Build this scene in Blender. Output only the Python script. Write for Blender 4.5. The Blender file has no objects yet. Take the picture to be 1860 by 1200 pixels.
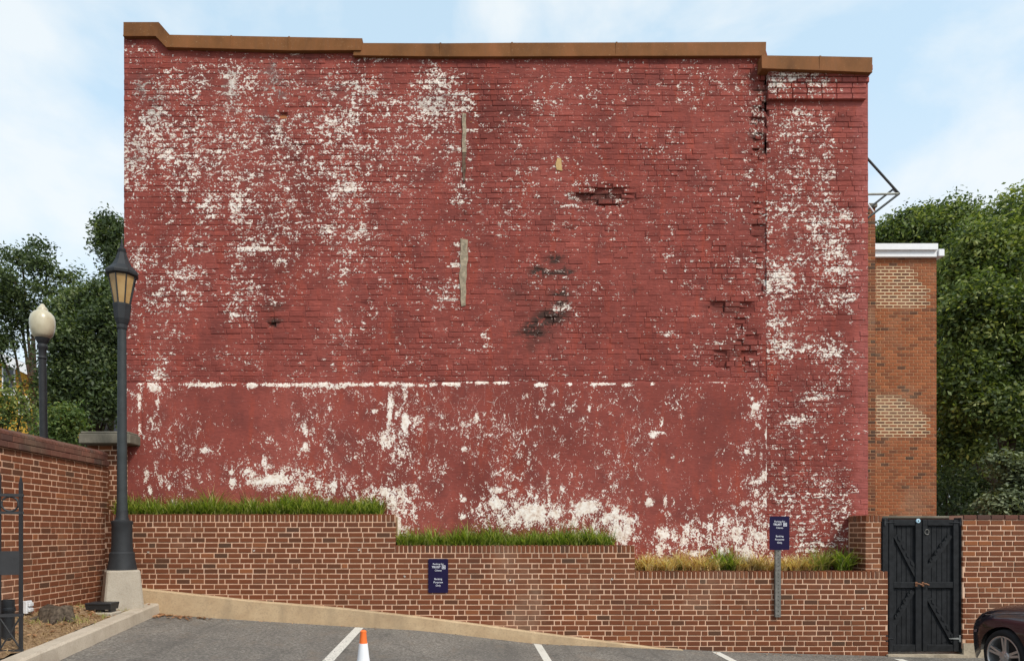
import bpy, bmesh, math, random
import numpy as np
from mathutils import Vector, Matrix
R = math.radians
S = bpy.context.scene
COL = S.collection
rnd = random.Random(7)

# ------------------------------------------------------------------ camera, sky, sun, exposure
F, CX, CY, EYE = 1224.0, 838.0, 966.0, 1.65        # focal length and principal point in photo pixels, eye height
cam = bpy.data.cameras.new('camera')
cam.sensor_width = 36.0
cam.lens = F / 1860 * 36
cam.shift_x = (930 - CX) / 1860
cam.shift_y = (CY - 600) / 1860
cam.clip_end = 2000
camo = bpy.data.objects.new('camera', cam)
camo.location = (0, 0, EYE)
camo.rotation_euler = (R(90), 0, 0)
COL.objects.link(camo)
S.camera = camo

SUN_EL, SUN_AZ = 46.0, 42.0                        # sun to the right of and behind the camera
sd = Vector((math.sin(R(SUN_AZ)) * math.cos(R(SUN_EL)), -math.cos(R(SUN_AZ)) * math.cos(R(SUN_EL)), math.sin(R(SUN_EL))))
W = bpy.data.worlds.new('World')
S.world = W
W.use_nodes = True
wn = W.node_tree
wn.nodes.clear()
def wnode(t, **kw):
    n = wn.nodes.new(t)
    for k, v in kw.items():
        setattr(n, k, v)
    return n
wo = wnode('ShaderNodeOutputWorld')
bg = wnode('ShaderNodeBackground')
bg.inputs['Strength'].default_value = 0.105
sky = wnode('ShaderNodeTexSky', sky_type='NISHITA', sun_disc=False, sun_elevation=R(SUN_EL),
            sun_rotation=math.atan2(sd.x, sd.y), air_density=1.0, dust_density=1.4, ozone_density=1.0)
tcw = wnode('ShaderNodeTexCoord')
mpw = wnode('ShaderNodeMapping')
mpw.inputs['Scale'].default_value = (1.0, 1.0, 1.7)
mpw.inputs['Location'].default_value = (4.2, 2.2, 0.1)
nzw = wnode('ShaderNodeTexNoise')
nzw.inputs['Scale'].default_value = 2.3
nzw.inputs['Detail'].default_value = 7
nzw.inputs['Roughness'].default_value = 0.55
nzw.inputs['Distortion'].default_value = 0.25
crw = wnode('ShaderNodeValToRGB')
crw.color_ramp.elements[0].position = 0.495
crw.color_ramp.elements[0].color = (0.0, 0.0, 0.0, 1)
crw.color_ramp.elements[1].position = 0.63
crw.color_ramp.elements[1].color = (0.75, 0.75, 0.75, 1)
L = wn.links.new
def wmix(f, a, b):
    m = wnode('ShaderNodeMix', data_type='RGBA')
    for key, q in (('Factor', f), ('A', a), ('B', b)):
        if isinstance(q, float): m.inputs[key].default_value = q
        elif isinstance(q, tuple): m.inputs[key].default_value = q + (1,)
        else: L(q, m.inputs[key])
    return m.outputs['Result']
sepw = wnode('ShaderNodeSeparateXYZ')
hzw = wnode('ShaderNodeMapRange')
hzw.inputs[1].default_value = 0.50; hzw.inputs[2].default_value = 0.12
hzw.inputs[3].default_value = 0.0; hzw.inputs[4].default_value = 0.8
L(tcw.outputs['Generated'], mpw.inputs[0]); L(mpw.outputs[0], nzw.inputs['Vector'])
L(tcw.outputs['Generated'], sepw.inputs[0]); L(sepw.outputs[2], hzw.inputs[0])
L(nzw.outputs['Fac'], crw.inputs[0])
veil = wmix(0.6, sky.outputs[0], (3.45, 4.45, 4.9))          # thin high haze over the blue
veil = wmix(hzw.outputs[0], veil, (3.80, 4.02, 4.22))       # paler toward the horizon
veil = wmix(crw.outputs[0], veil, (4.1, 4.25, 4.3))        # clouds
L(veil, bg.inputs['Color']); L(bg.outputs[0], wo.inputs[0])

sun = bpy.data.lights.new('sun', 'SUN')
sun.energy = 1.5
sun.angle = R(11)
sun.color = (1.0, 0.95, 0.86)
suno = bpy.data.objects.new('sun', sun)
suno.rotation_euler = sd.to_track_quat('Z', 'Y').to_euler()
COL.objects.link(suno)
S.view_settings.view_transform = 'Standard'
S.view_settings.look = 'None'
S.view_settings.exposure = 1.15
S.view_settings.gamma = 1.0
S.view_settings.use_curve_mapping = False

# ------------------------------------------------------------------ helpers
def P(px, py, Y):
    """the point at depth Y that the photograph shows at pixel (px, py)"""
    return Vector(((px - CX) / F * Y, Y, EYE + (CY - py) / F * Y))
def X_(px, Y): return (px - CX) / F * Y
def Z_(py, Y): return EYE + (CY - py) / F * Y

def setp(o, label=None, cat=None, group=None, kind=None):
    if label: o['label'] = label
    if cat: o['category'] = cat
    if group: o['group'] = group
    if kind: o['kind'] = kind
    return o
def empty(name, loc=(0, 0, 0), rz=0.0, **k):
    o = bpy.data.objects.new(name, None)
    o.empty_display_size = 0.1
    o.location = loc
    o.rotation_euler = (0, 0, rz)
    COL.objects.link(o)
    return setp(o, **k)

class MB:
    """collects faces and builds ONE mesh object"""
    def __init__(s):
        s.v, s.f, s.m, s.t, s.w = [], [], [], [], []
    def add(s, vs, fs, mat=0, tone=0.5, wear=None):
        b = len(s.v)
        s.v += [tuple(v) for v in vs]
        s.f += [tuple(b + i for i in f) for f in fs]
        s.m += [mat] * len(fs)
        s.t += [tone] * len(vs)
        s.w += (wear if wear else [(0, 0, 0, 0)] * len(vs))
        return s
    def box(s, a, b, mat=0, tone=0.5):
        x0, y0, z0 = a; x1, y1, z1 = b
        vs = [(x0, y0, z0), (x1, y0, z0), (x1, y1, z0), (x0, y1, z0), (x0, y0, z1), (x1, y0, z1), (x1, y1, z1), (x0, y1, z1)]
        return s.add(vs, [(3, 2, 1, 0), (4, 5, 6, 7), (0, 1, 5, 4), (1, 2, 6, 5), (2, 3, 7, 6), (3, 0, 4, 7)], mat, tone)
    def cbox(s, a, b, c=0.006, mat=0, tone=0.5):
        """box with chamfered edges"""
        bm = bmesh.new()
        x0, y0, z0 = a; x1, y1, z1 = b
        vv = [bm.verts.new(p) for p in [(x0, y0, z0), (x1, y0, z0), (x1, y1, z0), (x0, y1, z0), (x0, y0, z1), (x1, y0, z1), (x1, y1, z1), (x0, y1, z1)]]
        for f in [(3, 2, 1, 0), (4, 5, 6, 7), (0, 1, 5, 4), (1, 2, 6, 5), (2, 3, 7, 6), (3, 0, 4, 7)]:
            bm.faces.new([vv[i] for i in f])
        bmesh.ops.bevel(bm, geom=bm.edges[:], offset=c, segments=1, affect='EDGES')
        bm.verts.index_update()
        s.add([v.co for v in bm.verts], [[v.index for v in f.verts] for f in bm.faces], mat, tone)
        bm.free()
        return s
    def hexa(s, lo, hi, mat=0, tone=0.5):
        """two 4-corner rings joined"""
        return s.add(list(lo) + list(hi), [(3, 2, 1, 0), (4, 5, 6, 7), (0, 1, 5, 4), (1, 2, 6, 5), (2, 3, 7, 6), (3, 0, 4, 7)], mat, tone)
    def tube(s, pts, rad, n=8, mat=0, tone=0.5, cap=True):
        pts = [Vector(p) for p in pts]
        rs = rad if isinstance(rad, (list, tuple)) else [rad] * len(pts)
        vs, fs = [], []
        for i, p in enumerate(pts):
            d = (pts[min(i + 1, len(pts) - 1)] - pts[max(i - 1, 0)]).normalized()
            a = Vector((0, 0, 1)) if abs(d.z) < 0.9 else Vector((1, 0, 0))
            u = d.cross(a).normalized(); w = d.cross(u)
            for k in range(n):
                t = 2 * math.pi * k / n
                vs.append(p + (u * math.cos(t) + w * math.sin(t)) * rs[i])
        for i in range(len(pts) - 1):
            for k in range(n):
                fs.append((i * n + k, i * n + (k + 1) % n, (i + 1) * n + (k + 1) % n, (i + 1) * n + k))
        if cap:
            fs.append(tuple(reversed(range(n)))); fs.append(tuple(range((len(pts) - 1) * n, len(pts) * n)))
        return s.add(vs, fs, mat, tone)
    def lathe(s, c, prof, n=20, mat=0, tone=0.5, sq=None, rot=0.0):
        """prof: (radius, z); sq = 4/6/8 gives a polygonal plan"""
        n = sq or n
        vs, fs = [], []
        for r, z in prof:
            for k in range(n):
                t = 2 * math.pi * k / n + rot
                vs.append((c[0] + r * math.cos(t), c[1] + r * math.sin(t), c[2] + z))
        for i in range(len(prof) - 1):
            for k in range(n):
                fs.append((i * n + k, i * n + (k + 1) % n, (i + 1) * n + (k + 1) % n, (i + 1) * n + k))
        fs.append(tuple(reversed(range(n)))); fs.append(tuple(range((len(prof) - 1) * n, len(prof) * n)))
        return s.add(vs, fs, mat, tone)
    def prism(s, pts, d, mat=0, tone=0.5):
        """planar outline pushed along d"""
        d = Vector(d); n = len(pts)
        vs = [Vector(p) for p in pts] + [Vector(p) + d for p in pts]
        fs = [tuple(reversed(range(n))), tuple(range(n, 2 * n))] + [(i, (i + 1) % n, n + (i + 1) % n, n + i) for i in range(n)]
        return s.add(vs, fs, mat, tone)
    def build(s, name, mats, parent=None, smooth=False, loc=None, fixn=True, **k):
        me = bpy.data.meshes.new(name)
        vs = s.v
        if loc is not None:
            vs = [(v[0] - loc[0], v[1] - loc[1], v[2] - loc[2]) for v in vs]
        me.from_pydata(vs, [], s.f)
        for m in (mats if isinstance(mats, (list, tuple)) else [mats]):
            me.materials.append(m)
        if any(s.m):
            me.polygons.foreach_set('material_index', s.m)
        n = len(vs)
        a = me.attributes.new('tone', 'FLOAT', 'POINT'); a.data.foreach_set('value', s.t)
        if any(w != (0, 0, 0, 0) for w in s.w):
            a = me.attributes.new('wear', 'FLOAT_COLOR', 'POINT')
            a.data.foreach_set('color', np.array(s.w, dtype=np.float32).ravel())
        if fixn:
            bm = bmesh.new(); bm.from_mesh(me)
            bmesh.ops.recalc_face_normals(bm, faces=bm.faces[:])
            bm.to_mesh(me); bm.free()
        if smooth:
            me.polygons.foreach_set('use_smooth', [True] * len(me.polygons))
            if smooth != 'all':
                try: me.set_sharp_from_angle(angle=R(smooth if smooth is not True else 38))
                except Exception: pass
        me.update()
        o = bpy.data.objects.new(name, me)
        if loc is not None: o.location = loc
        COL.objects.link(o)
        if parent is not None: o.parent = parent
        return setp(o, **k)

def np_mesh(name, verts, quads, mat, tone=None, parent=None, **k):
    me = bpy.data.meshes.new(name)
    nv, nf, c = len(verts), len(quads), quads.shape[1]
    me.vertices.add(nv); me.vertices.foreach_set('co', np.asarray(verts, dtype=np.float32).ravel())
    me.loops.add(nf * c); me.loops.foreach_set('vertex_index', np.asarray(quads, dtype=np.int32).ravel())
    me.polygons.add(nf)
    me.polygons.foreach_set('loop_start', np.arange(0, nf * c, c, dtype=np.int32))
    me.polygons.foreach_set('loop_total', np.full(nf, c, dtype=np.int32))
    if tone is not None:
        a = me.attributes.new('tone', 'FLOAT', 'POINT'); a.data.foreach_set('value', np.asarray(tone, dtype=np.float32))
    me.materials.append(mat)
    me.update(calc_edges=True); me.validate()
    o = bpy.data.objects.new(name, me)
    COL.objects.link(o)
    if parent is not None: o.parent = parent
    return setp(o, **k)

# ------------------------------------------------------------------ materials
class NT:
    def __init__(s, name, rough=0.8, spec=0.3, metal=0.0):
        s.m = bpy.data.materials.new(name); s.m.use_nodes = True
        s.t = s.m.node_tree
        s.b = s.t.nodes['Principled BSDF']
        s.b.inputs['Roughness'].default_value = rough
        s.b.inputs['Specular IOR Level'].default_value = spec
        s.b.inputs['Metallic'].default_value = metal
        s.pos = None
    def n(s, t, **kw):
        x = s.t.nodes.new(t)
        for k, v in kw.items(): setattr(x, k, v)
        return x
    def l(s, a, b): s.t.links.new(a, b)
    def P(s):
        if s.pos is None: s.pos = s.n('ShaderNodeNewGeometry').outputs['Position']
        return s.pos
    def obj(s): return s.n('ShaderNodeTexCoord').outputs['Object']
    def noise(s, sc, det=3, ro=0.55, dist=0.0, scale=(1, 1, 1), off=0.0, vec=None, out='Fac'):
        m = s.n('ShaderNodeMapping'); m.inputs['Scale'].default_value = scale
        m.inputs['Location'].default_value = (off, off * .37, off * .71)
        s.l(vec or s.P(), m.inputs[0])
        x = s.n('ShaderNodeTexNoise')
        x.inputs['Scale'].default_value = sc; x.inputs['Detail'].default_value = det
        x.inputs['Roughness'].default_value = ro; x.inputs['Distortion'].default_value = dist
        s.l(m.outputs[0], x.inputs['Vector'])
        return x.outputs[out]
    def math(s, op, a, b=None, c=None, clamp=False):
        x = s.n('ShaderNodeMath', operation=op, use_clamp=clamp)
        for i, q in enumerate((a, b, c)):
            if q is None: continue
            if isinstance(q, (int, float)): x.inputs[i].default_value = q
            else: s.l(q, x.inputs[i])
        return x.outputs[0]
    def ramp(s, f, stops):
        x = s.n('ShaderNodeValToRGB')
        e = x.color_ramp.elements
        while len(e) < len(stops): e.new(0.5)
        for i, (p, c) in enumerate(stops):
            e[i].position = p
            e[i].color = tuple(c) + (1,) if not isinstance(c, (int, float)) else (c, c, c, 1)
        s.l(f, x.inputs[0]); return x.outputs[0]
    def rng(s, f, a, b, c=0.0, d=1.0):
        x = s.n('ShaderNodeMapRange'); x.inputs[1].default_value = a; x.inputs[2].default_value = b
        x.inputs[3].default_value = c; x.inputs[4].default_value = d
        s.l(f, x.inputs[0]); return x.outputs[0]
    def mix(s, f, a, b, mode='MIX'):
        x = s.n('ShaderNodeMix', data_type='RGBA', blend_type=mode)
        for key, q in (('Factor', f), ('A', a), ('B', b)):
            if isinstance(q, (int, float)): x.inputs[key].default_value = q
            elif isinstance(q, tuple): x.inputs[key].default_value = q + (1,) if len(q) == 3 else q
            else: s.l(q, x.inputs[key])
        return x.outputs['Result']
    def attr(s, name, out='Fac'): return s.n('ShaderNodeAttribute', attribute_name=name).outputs[out]
    def col(s, c):
        if isinstance(c, tuple): s.b.inputs['Base Color'].default_value = c + (1,)
        else: s.l(c, s.b.inputs['Base Color'])
        return s
    def bump(s, h, st=0.3, d=0.01):
        x = s.n('ShaderNodeBump'); x.inputs['Strength'].default_value = st; x.inputs['Distance'].default_value = d
        s.l(h, x.inputs['Height']); s.l(x.outputs[0], s.b.inputs['Normal']); return s

def painted(name, panel):
    """old red wall paint that has flaked down to white, read from the wall's own wear attribute"""
    t = NT(name, 0.85, 0.08)
    at = t.n('ShaderNodeAttribute', attribute_name='wear')
    sep = t.n('ShaderNodeSeparateColor'); t.l(at.outputs['Color'], sep.inputs[0])
    q, dark, grey, pink = sep.outputs[0], sep.outputs[1], sep.outputs[2], at.outputs['Alpha']
    if panel:
        a = t.noise(9, 4, .66, .6, (1.35, .3, 1)); b = t.noise(48, 3, .65, .3, (1.3, .3, 1), 5)
    else:
        a = t.noise(12, 4, .65, .5, (1, .3, 1.4)); b = t.noise(46, 3, .65, .3, (1, .3, 1.3), 5)
    fld = t.math('MULTIPLY_ADD', a, .5, t.math('MULTIPLY', b, .5))
    if not panel:   # paint lets go along the arrises of the bricks first
        pass
    run = t.math('MULTIPLY', t.math('SUBTRACT', t.noise(1.0, 4, .65, .2, (3.2, .3, .55), 33), .5), .075)      # rain runs
    diff = t.math('SUBTRACT', t.math('ADD', q, run), fld)
    white = t.math('MULTIPLY', t.rng(diff, -.005, .006), t.rng(t.noise(40, 3, .6, 0, (1, .3, 1), 17), .28, .50, .74, 1.0))
    if panel:       # fine threads left where climbing plants once held on
        v = t.n('ShaderNodeTexVoronoi', feature='DISTANCE_TO_EDGE'); v.inputs['Scale'].default_value = 7.5
        m = t.n('ShaderNodeMapping'); m.inputs['Scale'].default_value = (1.5, .2, .8)
        nz = t.noise(3, 3, .6, 0, out='Color')
        t.l(t.mix(.12, t.P(), nz), m.inputs[0]); t.l(m.outputs[0], v.inputs['Vector'])
        thr = t.math('MULTIPLY', t.rng(v.outputs['Distance'], .013, .006), t.rng(t.noise(2.2, 3, .6, 0, (1, .2, .6), 9), .5, .6))
        thr = t.math('MULTIPLY', thr, t.rng(t.noise(30, 2, .5, 0, (1, .2, 1), 3), .44, .56))
        white = t.math('MAXIMUM', white, t.math('MULTIPLY', thr, t.math('MULTIPLY', pink, .75)))
    base = t.ramp(t.noise(.9, 5, .6, .3, (1, .3, .6), 2), [(.3, (.195, .051, .041)), (.5, (.282, .072, .057)), (.68, (.34, .094, .074))])
    base = t.mix(t.math('MULTIPLY', t.rng(t.noise(3, 4, .6, 0, (2.2, .3, .25), 4), .52, .72), .55), base, (.37, .070, .040))
    base = t.mix(t.math('MULTIPLY', t.rng(t.noise(34, 3, .6, 0, (.6, .3, 1.6), 8), .48, .75), .5), base, (.125, .036, .034))
    base = t.mix(t.math('MULTIPLY', t.rng(t.noise(2.6, 5, .65, .3, (1, .3, .9), 14), .48, .68), .6), base, (.145, .045, .040))
    tn = t.attr('tone')
    base = t.mix(.55, base, t.mix(tn, (.40, .40, .42), (1.25, 1.2, 1.15)), 'MULTIPLY')
    if not panel:
        base = t.mix(t.math('MULTIPLY', pink, t.rng(t.noise(9, 3), .3, .6, .3, .7)), base, (.38, .115, .10))
    base = t.mix(t.math('MULTIPLY', t.rng(dark, .1, .75), t.rng(t.noise(11, 4, .65, .4, off=3), .36, .46)), base, (.062, .034, .028))
    wc = t.ramp(t.noise(17, 3, .6, 0, (1, .3, 1), 6), [(.33, (.62, .48, .39)), (.46, (.79, .69, .60)), (.62, (.84, .78, .71))])
    wc = t.mix(t.math('MULTIPLY', grey, t.rng(t.noise(6, 4, .6, 0, off=1), .35, .6)), wc, (.42, .38, .34))
    wc = t.mix(t.math('MULTIPLY', t.rng(t.noise(15, 4, .65, .3, (1, .3, 1), 41), .56, .66), .5), wc, (.36, .19, .12))     # bare brick showing
    # bare edge of the flake: a thin dark line where the paint film ends
    halo = t.math('MULTIPLY', t.rng(diff, -.030, -.004), t.rng(t.noise(70, 2, .6, 0, (1, .3, 1), 21), .40, .62))
    base = t.mix(t.math('MULTIPLY', halo, .42), base, (.56, .30, .24))
    edge = t.math('MULTIPLY', t.rng(diff, -.008, -.002), t.rng(diff, .003, -.001))
    c = t.mix(white, t.mix(t.math('MULTIPLY', edge, .35), base, (.10, .03, .028)), wc)
    c = t.mix(t.math('MULTIPLY', t.math('MULTIPLY', grey, .55), t.rng(t.noise(8, 4, .6, .3, off=7), .42, .6)), c, (.13, .10, .095))
    t.col(c)
    h = t.math('ADD', t.math('MULTIPLY', t.noise(22, 4, .6, .2, (.45, .3, 1.5), 11), 1.0), t.math('MULTIPLY', white, -.28))
    t.bump(h, .35 if panel else .7, .014)
    return t.m
M = {}
M['paint'] = painted('flaking_red_paint', False)
M['panel'] = painted('flaking_red_render', True)

def brick_mat(name, stops, rough=.85, stain=(.09, .05, .04), soot=.35):
    t = NT(name, rough, .08)
    c = t.ramp(t.attr('tone'), stops)
    c = t.mix(t.math('MULTIPLY', t.rng(t.noise(60, 3, .6), .35, .7), .45), c, t.mix(.5, c, (.10, .055, .04)))
    c = t.mix(t.math('MULTIPLY', t.rng(t.noise(1.1, 4, .6, .2, (1, 1, 1.6), 3), .52, .72), soot), c, stain)
    c = t.mix(t.math('MULTIPLY', t.rng(t.noise(.75, 5, .65, .4, (1, 1, .8), 13), .54, .70), .38), c, (.30, .215, .15))      # salts and dust
    t.col(c); t.bump(t.noise(75, 3, .6), .35, .006)
    return t.m
M['brick'] = brick_mat('garden_wall_brick', [(0, (.085, .045, .028)), (.2, (.125, .046, .023)), (.5, (.172, .056, .026)), (.8, (.190, .070, .034)), (1, (.27, .095, .038))])
M['cap'] = brick_mat('weathered_coping_brick', [(0, (.070, .045, .040)), (.5, (.13, .058, .042)), (1, (.20, .075, .055))], soot=.6, stain=(.085, .07, .05))
M['far_brick'] = brick_mat('orange_brown_brick', [(0, (.085, .05, .034)), (.12, (.15, .06, .034)), (.5, (.28, .092, .040)), (1, (.37, .13, .055))], soot=.25)
M['exposed'] = brick_mat('bare_orange_brick', [(0, (.30, .10, .045)), (1, (.45, .19, .08))])
def mortar(name, a, b, dirt=.3):
    t = NT(name, .92, .06)
    c = t.mix(t.rng(t.noise(5, 4, .6), .35, .65), a, b)
    c = t.mix(t.math('MULTIPLY', t.rng(t.noise(1.3, 4, .6, .2, (1, 1, 1.5), 5), .5, .7), dirt), c, (.20, .14, .10))
    t.col(c); t.bump(t.noise(120, 2, .6), .4, .004)
    return t.m
M['mortar'] = mortar('pinkish_mortar', (.60, .365, .24), (.70, .465, .33), .45)
M['far_mortar'] = mortar('brown_mortar', (.40, .215, .115), (.50, .29, .17), .2)
M['pale_mortar'] = mortar('pale_repointed_mortar', (.56, .40, .24), (.64, .49, .32), .3)

def concrete(name, a, b, sp=90, dirt=.35, warm=(.24, .18, .12)):
    t = NT(name, .9, .08)
    c = t.mix(t.rng(t.noise(4, 5, .65), .35, .65), a, b)
    c = t.mix(t.math('MULTIPLY', t.rng(t.noise(sp, 3, .6), .5, .75), .45), c, warm)
    c = t.mix(t.math('MULTIPLY', t.rng(t.noise(2, 5, .6, .4, (1, 1, .4), 7), .5, .72), dirt), c, warm)
    t.col(c); t.bump(t.noise(70, 4, .65), .5, .006)
    return t.m
M['footing'] = concrete('sandy_concrete', (.43, .30, .18), (.52, .38, .235), 45, .5)
M['kerb'] = concrete('kerb_concrete', (.43, .365, .285), (.52, .45, .36), 70, .5, (.22, .18, .14))
M['plinth'] = concrete('plinth_concrete', (.36, .315, .255), (.42, .37, .30), 60, .3)
M['stone'] = concrete('dark_coping_stone', (.12, .108, .085), (.20, .178, .138), 60, .6, (.07, .065, .05))
M['rubble'] = concrete('rubble_footing', (.36, .30, .22), (.50, .42, .32), 30, .6, (.12, .10, .08))

t = NT('worn_asphalt', .95, .12)
c = t.ramp(t.noise(34, 5, .85), [(.32, (.07, .063, .056)), (.45, (.145, .13, .113)), (.55, (.235, .212, .184)), (.68, (.42, .385, .335))])
c = t.mix(t.rng(t.noise(1.0, 5, .6, .3), .4, .66), c, t.mix(.6, c, (.105, .098, .09)))
c = t.mix(t.math('MULTIPLY', t.rng(t.noise(5, 4, .6, .3, (1, .5, 1), 3), .55, .72), .5), c, (.20, .16, .125))
vo = t.n('ShaderNodeTexVoronoi', feature='DISTANCE_TO_EDGE'); vo.inputs['Scale'].default_value = .55
t.l(t.mix(.25, t.P(), t.noise(1.5, 5, .7, out='Color')), vo.inputs['Vector'])
crk = t.math('MULTIPLY', t.rng(vo.outputs['Distance'], .011, .003), t.rng(t.noise(.8, 3, off=4), .45, .55))
oil = t.math('MULTIPLY', t.rng(t.noise(1.7, 3, .5, .2, (1, .8, 1), 51), .64, .72), .55)
c = t.mix(oil, c, (.055, .05, .046))
c = t.mix(t.math('MULTIPLY', t.rng(t.noise(.8, 4, .6, .1, (3.5, .25, 1), 61), .56, .70), .35), c, (.075, .07, .066))
c = t.mix(t.math('MULTIPLY', crk, .25), c, (.06, .055, .05))
t.col(c); t.bump(t.math('SUBTRACT', t.noise(150, 3, .7), crk), .6, .008); M['asphalt'] = t.m

t = NT('worn_white_line', .85, .3)
wornf = t.rng(t.math('ADD', t.noise(38, 4, .7), t.math('MULTIPLY', t.attr('tone'), .30)), .60, .66)
t.col(t.mix(wornf, (.17, .16, .15), t.mix(t.noise(9, 3), (.52, .49, .43), (.70, .67, .60)))); t.bump(t.noise(150, 3, .7), .5, .006); M['line'] = t.m

t = NT('dirt_and_straw', .95, .1)
c = t.ramp(t.noise(24, 5, .7, .3), [(.3, (.10, .062, .036)), (.5, (.28, .18, .10)), (.7, (.44, .31, .18))])
t.col(c); t.bump(t.noise(40, 4, .7), 1.0, .02); M['soil'] = t.m

t = NT('brown_sheet_metal', .75, .12)
c = t.ramp(t.noise(1.4, 5, .65, .2, (1, 1, .6)), [(.3, (.105, .045, .017)), (.48, (.185, .077, .027)), (.7, (.27, .105, .040))])
c = t.mix(t.math('MULTIPLY', t.rng(t.noise(25, 3, .6, 0, (1, 1, .12)), .5, .75), .35), c, (.15, .08, .045))
c = t.mix(t.math('MULTIPLY', t.rng(t.noise(60, 2, .6), .66, .74), .6), c, (.45, .30, .16))
t.col(c); t.bump(t.noise(3, 2), .15, .02); M['coping'] = t.m

def plain(name, c, rough=.6, spec=.4, metal=0.0, var=.25, sc=8, bump=.15):
    t = NT(name, rough, spec, metal)
    d = tuple(x * (1 - var) for x in c)
    t.col(t.mix(t.rng(t.noise(sc, 4, .6, vec=t.obj()), .35, .65), d, c))
    if bump: t.bump(t.noise(sc * 6, 3, vec=t.obj()), bump, .004)
    return t.m
M['lamp_green'] = plain('dark_green_grey_paint', (.040, .047, .049), .6, .25)
M['lamp_dark'] = plain('charcoal_lamp_paint', (.030, .032, .035), .6, .25)
M['iron'] = plain('black_iron', (.030, .031, .034), .6, .4)
M['gate'] = plain('weathered_black_paint', (.024, .025, .027), .8, .14, 0, .4, 14, .4)
M['white_trim'] = plain('white_trim_paint', (.78, .79, .80), .6, .3, 0, .06)
M['steel'] = plain('galvanised_steel', (.20, .19, .17), .7, .3, .1, .4, 20)
M['zinc'] = plain('zinc_plate', (.30, .31, .30), .6, .3, .2, .2)
M['copper'] = plain('rusty_handle', (.32, .15, .08), .6, .4, .3, .4, 30)
M['badge'] = plain('pale_blue_disc', (.42, .62, .74), .5, .4, 0, .1)
M['sign'] = plain('navy_sign_face', (.012, .008, .042), .6, .15, 0, .15, 5, .0)
M['ink'] = plain('white_sign_print', (.78, .78, .84), .6, .3, 0, .02, 5, 0)
M['timber'] = plain('weathered_grey_timber', (.42, .34, .24), .9, .2, 0, .55, 16, .5)
M['timber_dark'] = plain('rotten_timber', (.17, .11, .075), .9, .1, 0, .6, 22, .5)
M['tan'] = plain('tan_mortar_patch', (.55, .36, .16), .9, .2, 0, .2, 30, .4)
M['rust_pipe'] = plain('dark_steel_tube', (.06, .065, .065), .6, .4, .3, .3)
M['pale_pipe'] = plain('pale_steel_tube', (.34, .35, .30), .6, .4, .2, .3)
M['yellow'] = plain('yellow_house_paint', (.62, .34, .045), .8, .2, 0, .1, 1)
M['roofgrey'] = plain('grey_roofing', (.30, .29, .28), .8, .2)
M['darkwall'] = plain('dark_slate_wall', (.035, .037, .045), .7, .3)
M['window'] = plain('dark_window_glass', (.03, .035, .042), .1, .6, 0, .1, 1, 0)
M['bark'] = plain('tree_bark', (.085, .062, .045), .95, .1, 0, .5, 6, .8)
M['stump'] = plain('grey_stump_wood', (.13, .10, .075), .95, .1, 0, .65, 28, 1.0)
M['rubber'] = plain('tyre_rubber', (.018, .018, .019), .85, .25)
M['alloy'] = plain('silver_alloy', (.52, .51, .50), .35, .5, .75, .12)
M['liner'] = plain('black_liner', (.008, .008, .009), .9, .1)
M['cone'] = plain('orange_cone_plastic', (.86, .165, .028), .5, .4, 0, .10, 12, 0)
M['collar'] = plain('white_reflective_collar', (.74, .74, .76), .45, .4, 0, .05, 12, 0)
M['blackbox'] = plain('black_plastic', (.022, .024, .027), .5, .45)
M['whitebox'] = plain('white_plastic', (.70, .71, .72), .5, .4)
M['plug'] = plain('pale_mortar_plug', (.66, .56, .48), .9, .2, 0, .2, 60)
M['hole'] = plain('dark_drill_hole', (.02, .016, .014), .9, .1)
t = NT('dark_maroon_car_paint', .22, .5)
t.b.inputs['Coat Weight'].default_value = .5
t.b.inputs['Coat Roughness'].default_value = .06
t.col(t.mix(t.noise(400, 1), (.006, .004, .008), (.011, .007, .013))); M['car'] = t.m
t = NT('headlamp_glass', .08, .6); t.col((.20, .15, .15)); M['headlamp'] = t.m
t = NT('amber_lantern_glass', .35, .5)
t.col(t.mix(t.rng(t.noise(5, 3, vec=t.obj()), .3, .7), (.36, .21, .075), (.50, .33, .14)))
t.b.inputs['Transmission Weight'].default_value = .15; M['amber'] = t.m
t = NT('cream_globe_glass', .3, .5)
t.col(t.mix(t.rng(t.noise(4, 3, vec=t.obj()), .3, .7), (.42, .37, .25), (.56, .51, .37))); M['globe'] = t.m

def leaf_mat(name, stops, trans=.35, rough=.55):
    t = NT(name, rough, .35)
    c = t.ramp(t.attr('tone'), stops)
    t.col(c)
    tr = t.n('ShaderNodeBsdfTranslucent'); t.l(t.mix(1.0, c, (1.3, 1.35, .6), 'MULTIPLY'), tr.inputs[0])
    mx = t.n('ShaderNodeMixShader'); mx.inputs[0].default_value = trans
    t.l(t.b.outputs[0], mx.inputs[1]); t.l(tr.outputs[0], mx.inputs[2])
    t.l(mx.outputs[0], t.t.nodes['Material Output'].inputs[0])
    return t.m
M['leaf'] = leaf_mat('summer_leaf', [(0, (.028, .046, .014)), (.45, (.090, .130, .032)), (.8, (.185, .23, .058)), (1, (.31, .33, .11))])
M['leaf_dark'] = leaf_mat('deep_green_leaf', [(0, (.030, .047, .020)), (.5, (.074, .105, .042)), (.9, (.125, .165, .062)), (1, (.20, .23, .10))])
M['leaf_light'] = leaf_mat('bright_shrub_leaf', [(0, (.06, .10, .03)), (.6, (.11, .17, .045)), (1, (.22, .24, .06))])
M['yew'] = leaf_mat('grey_green_needle', [(0, (.05, .068, .034)), (.5, (.14, .17, .08)), (1, (.25, .28, .15))], .2)
M['russet'] = leaf_mat('russet_leaf', [(0, (.10, .045, .02)), (1, (.24, .12, .05))])
M['blade'] = leaf_mat('grass_blade', [(0, (.06, .10, .014)), (.35, (.15, .23, .025)), (.7, (.30, .38, .06)), (1, (.56, .54, .24))], .5)
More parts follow.
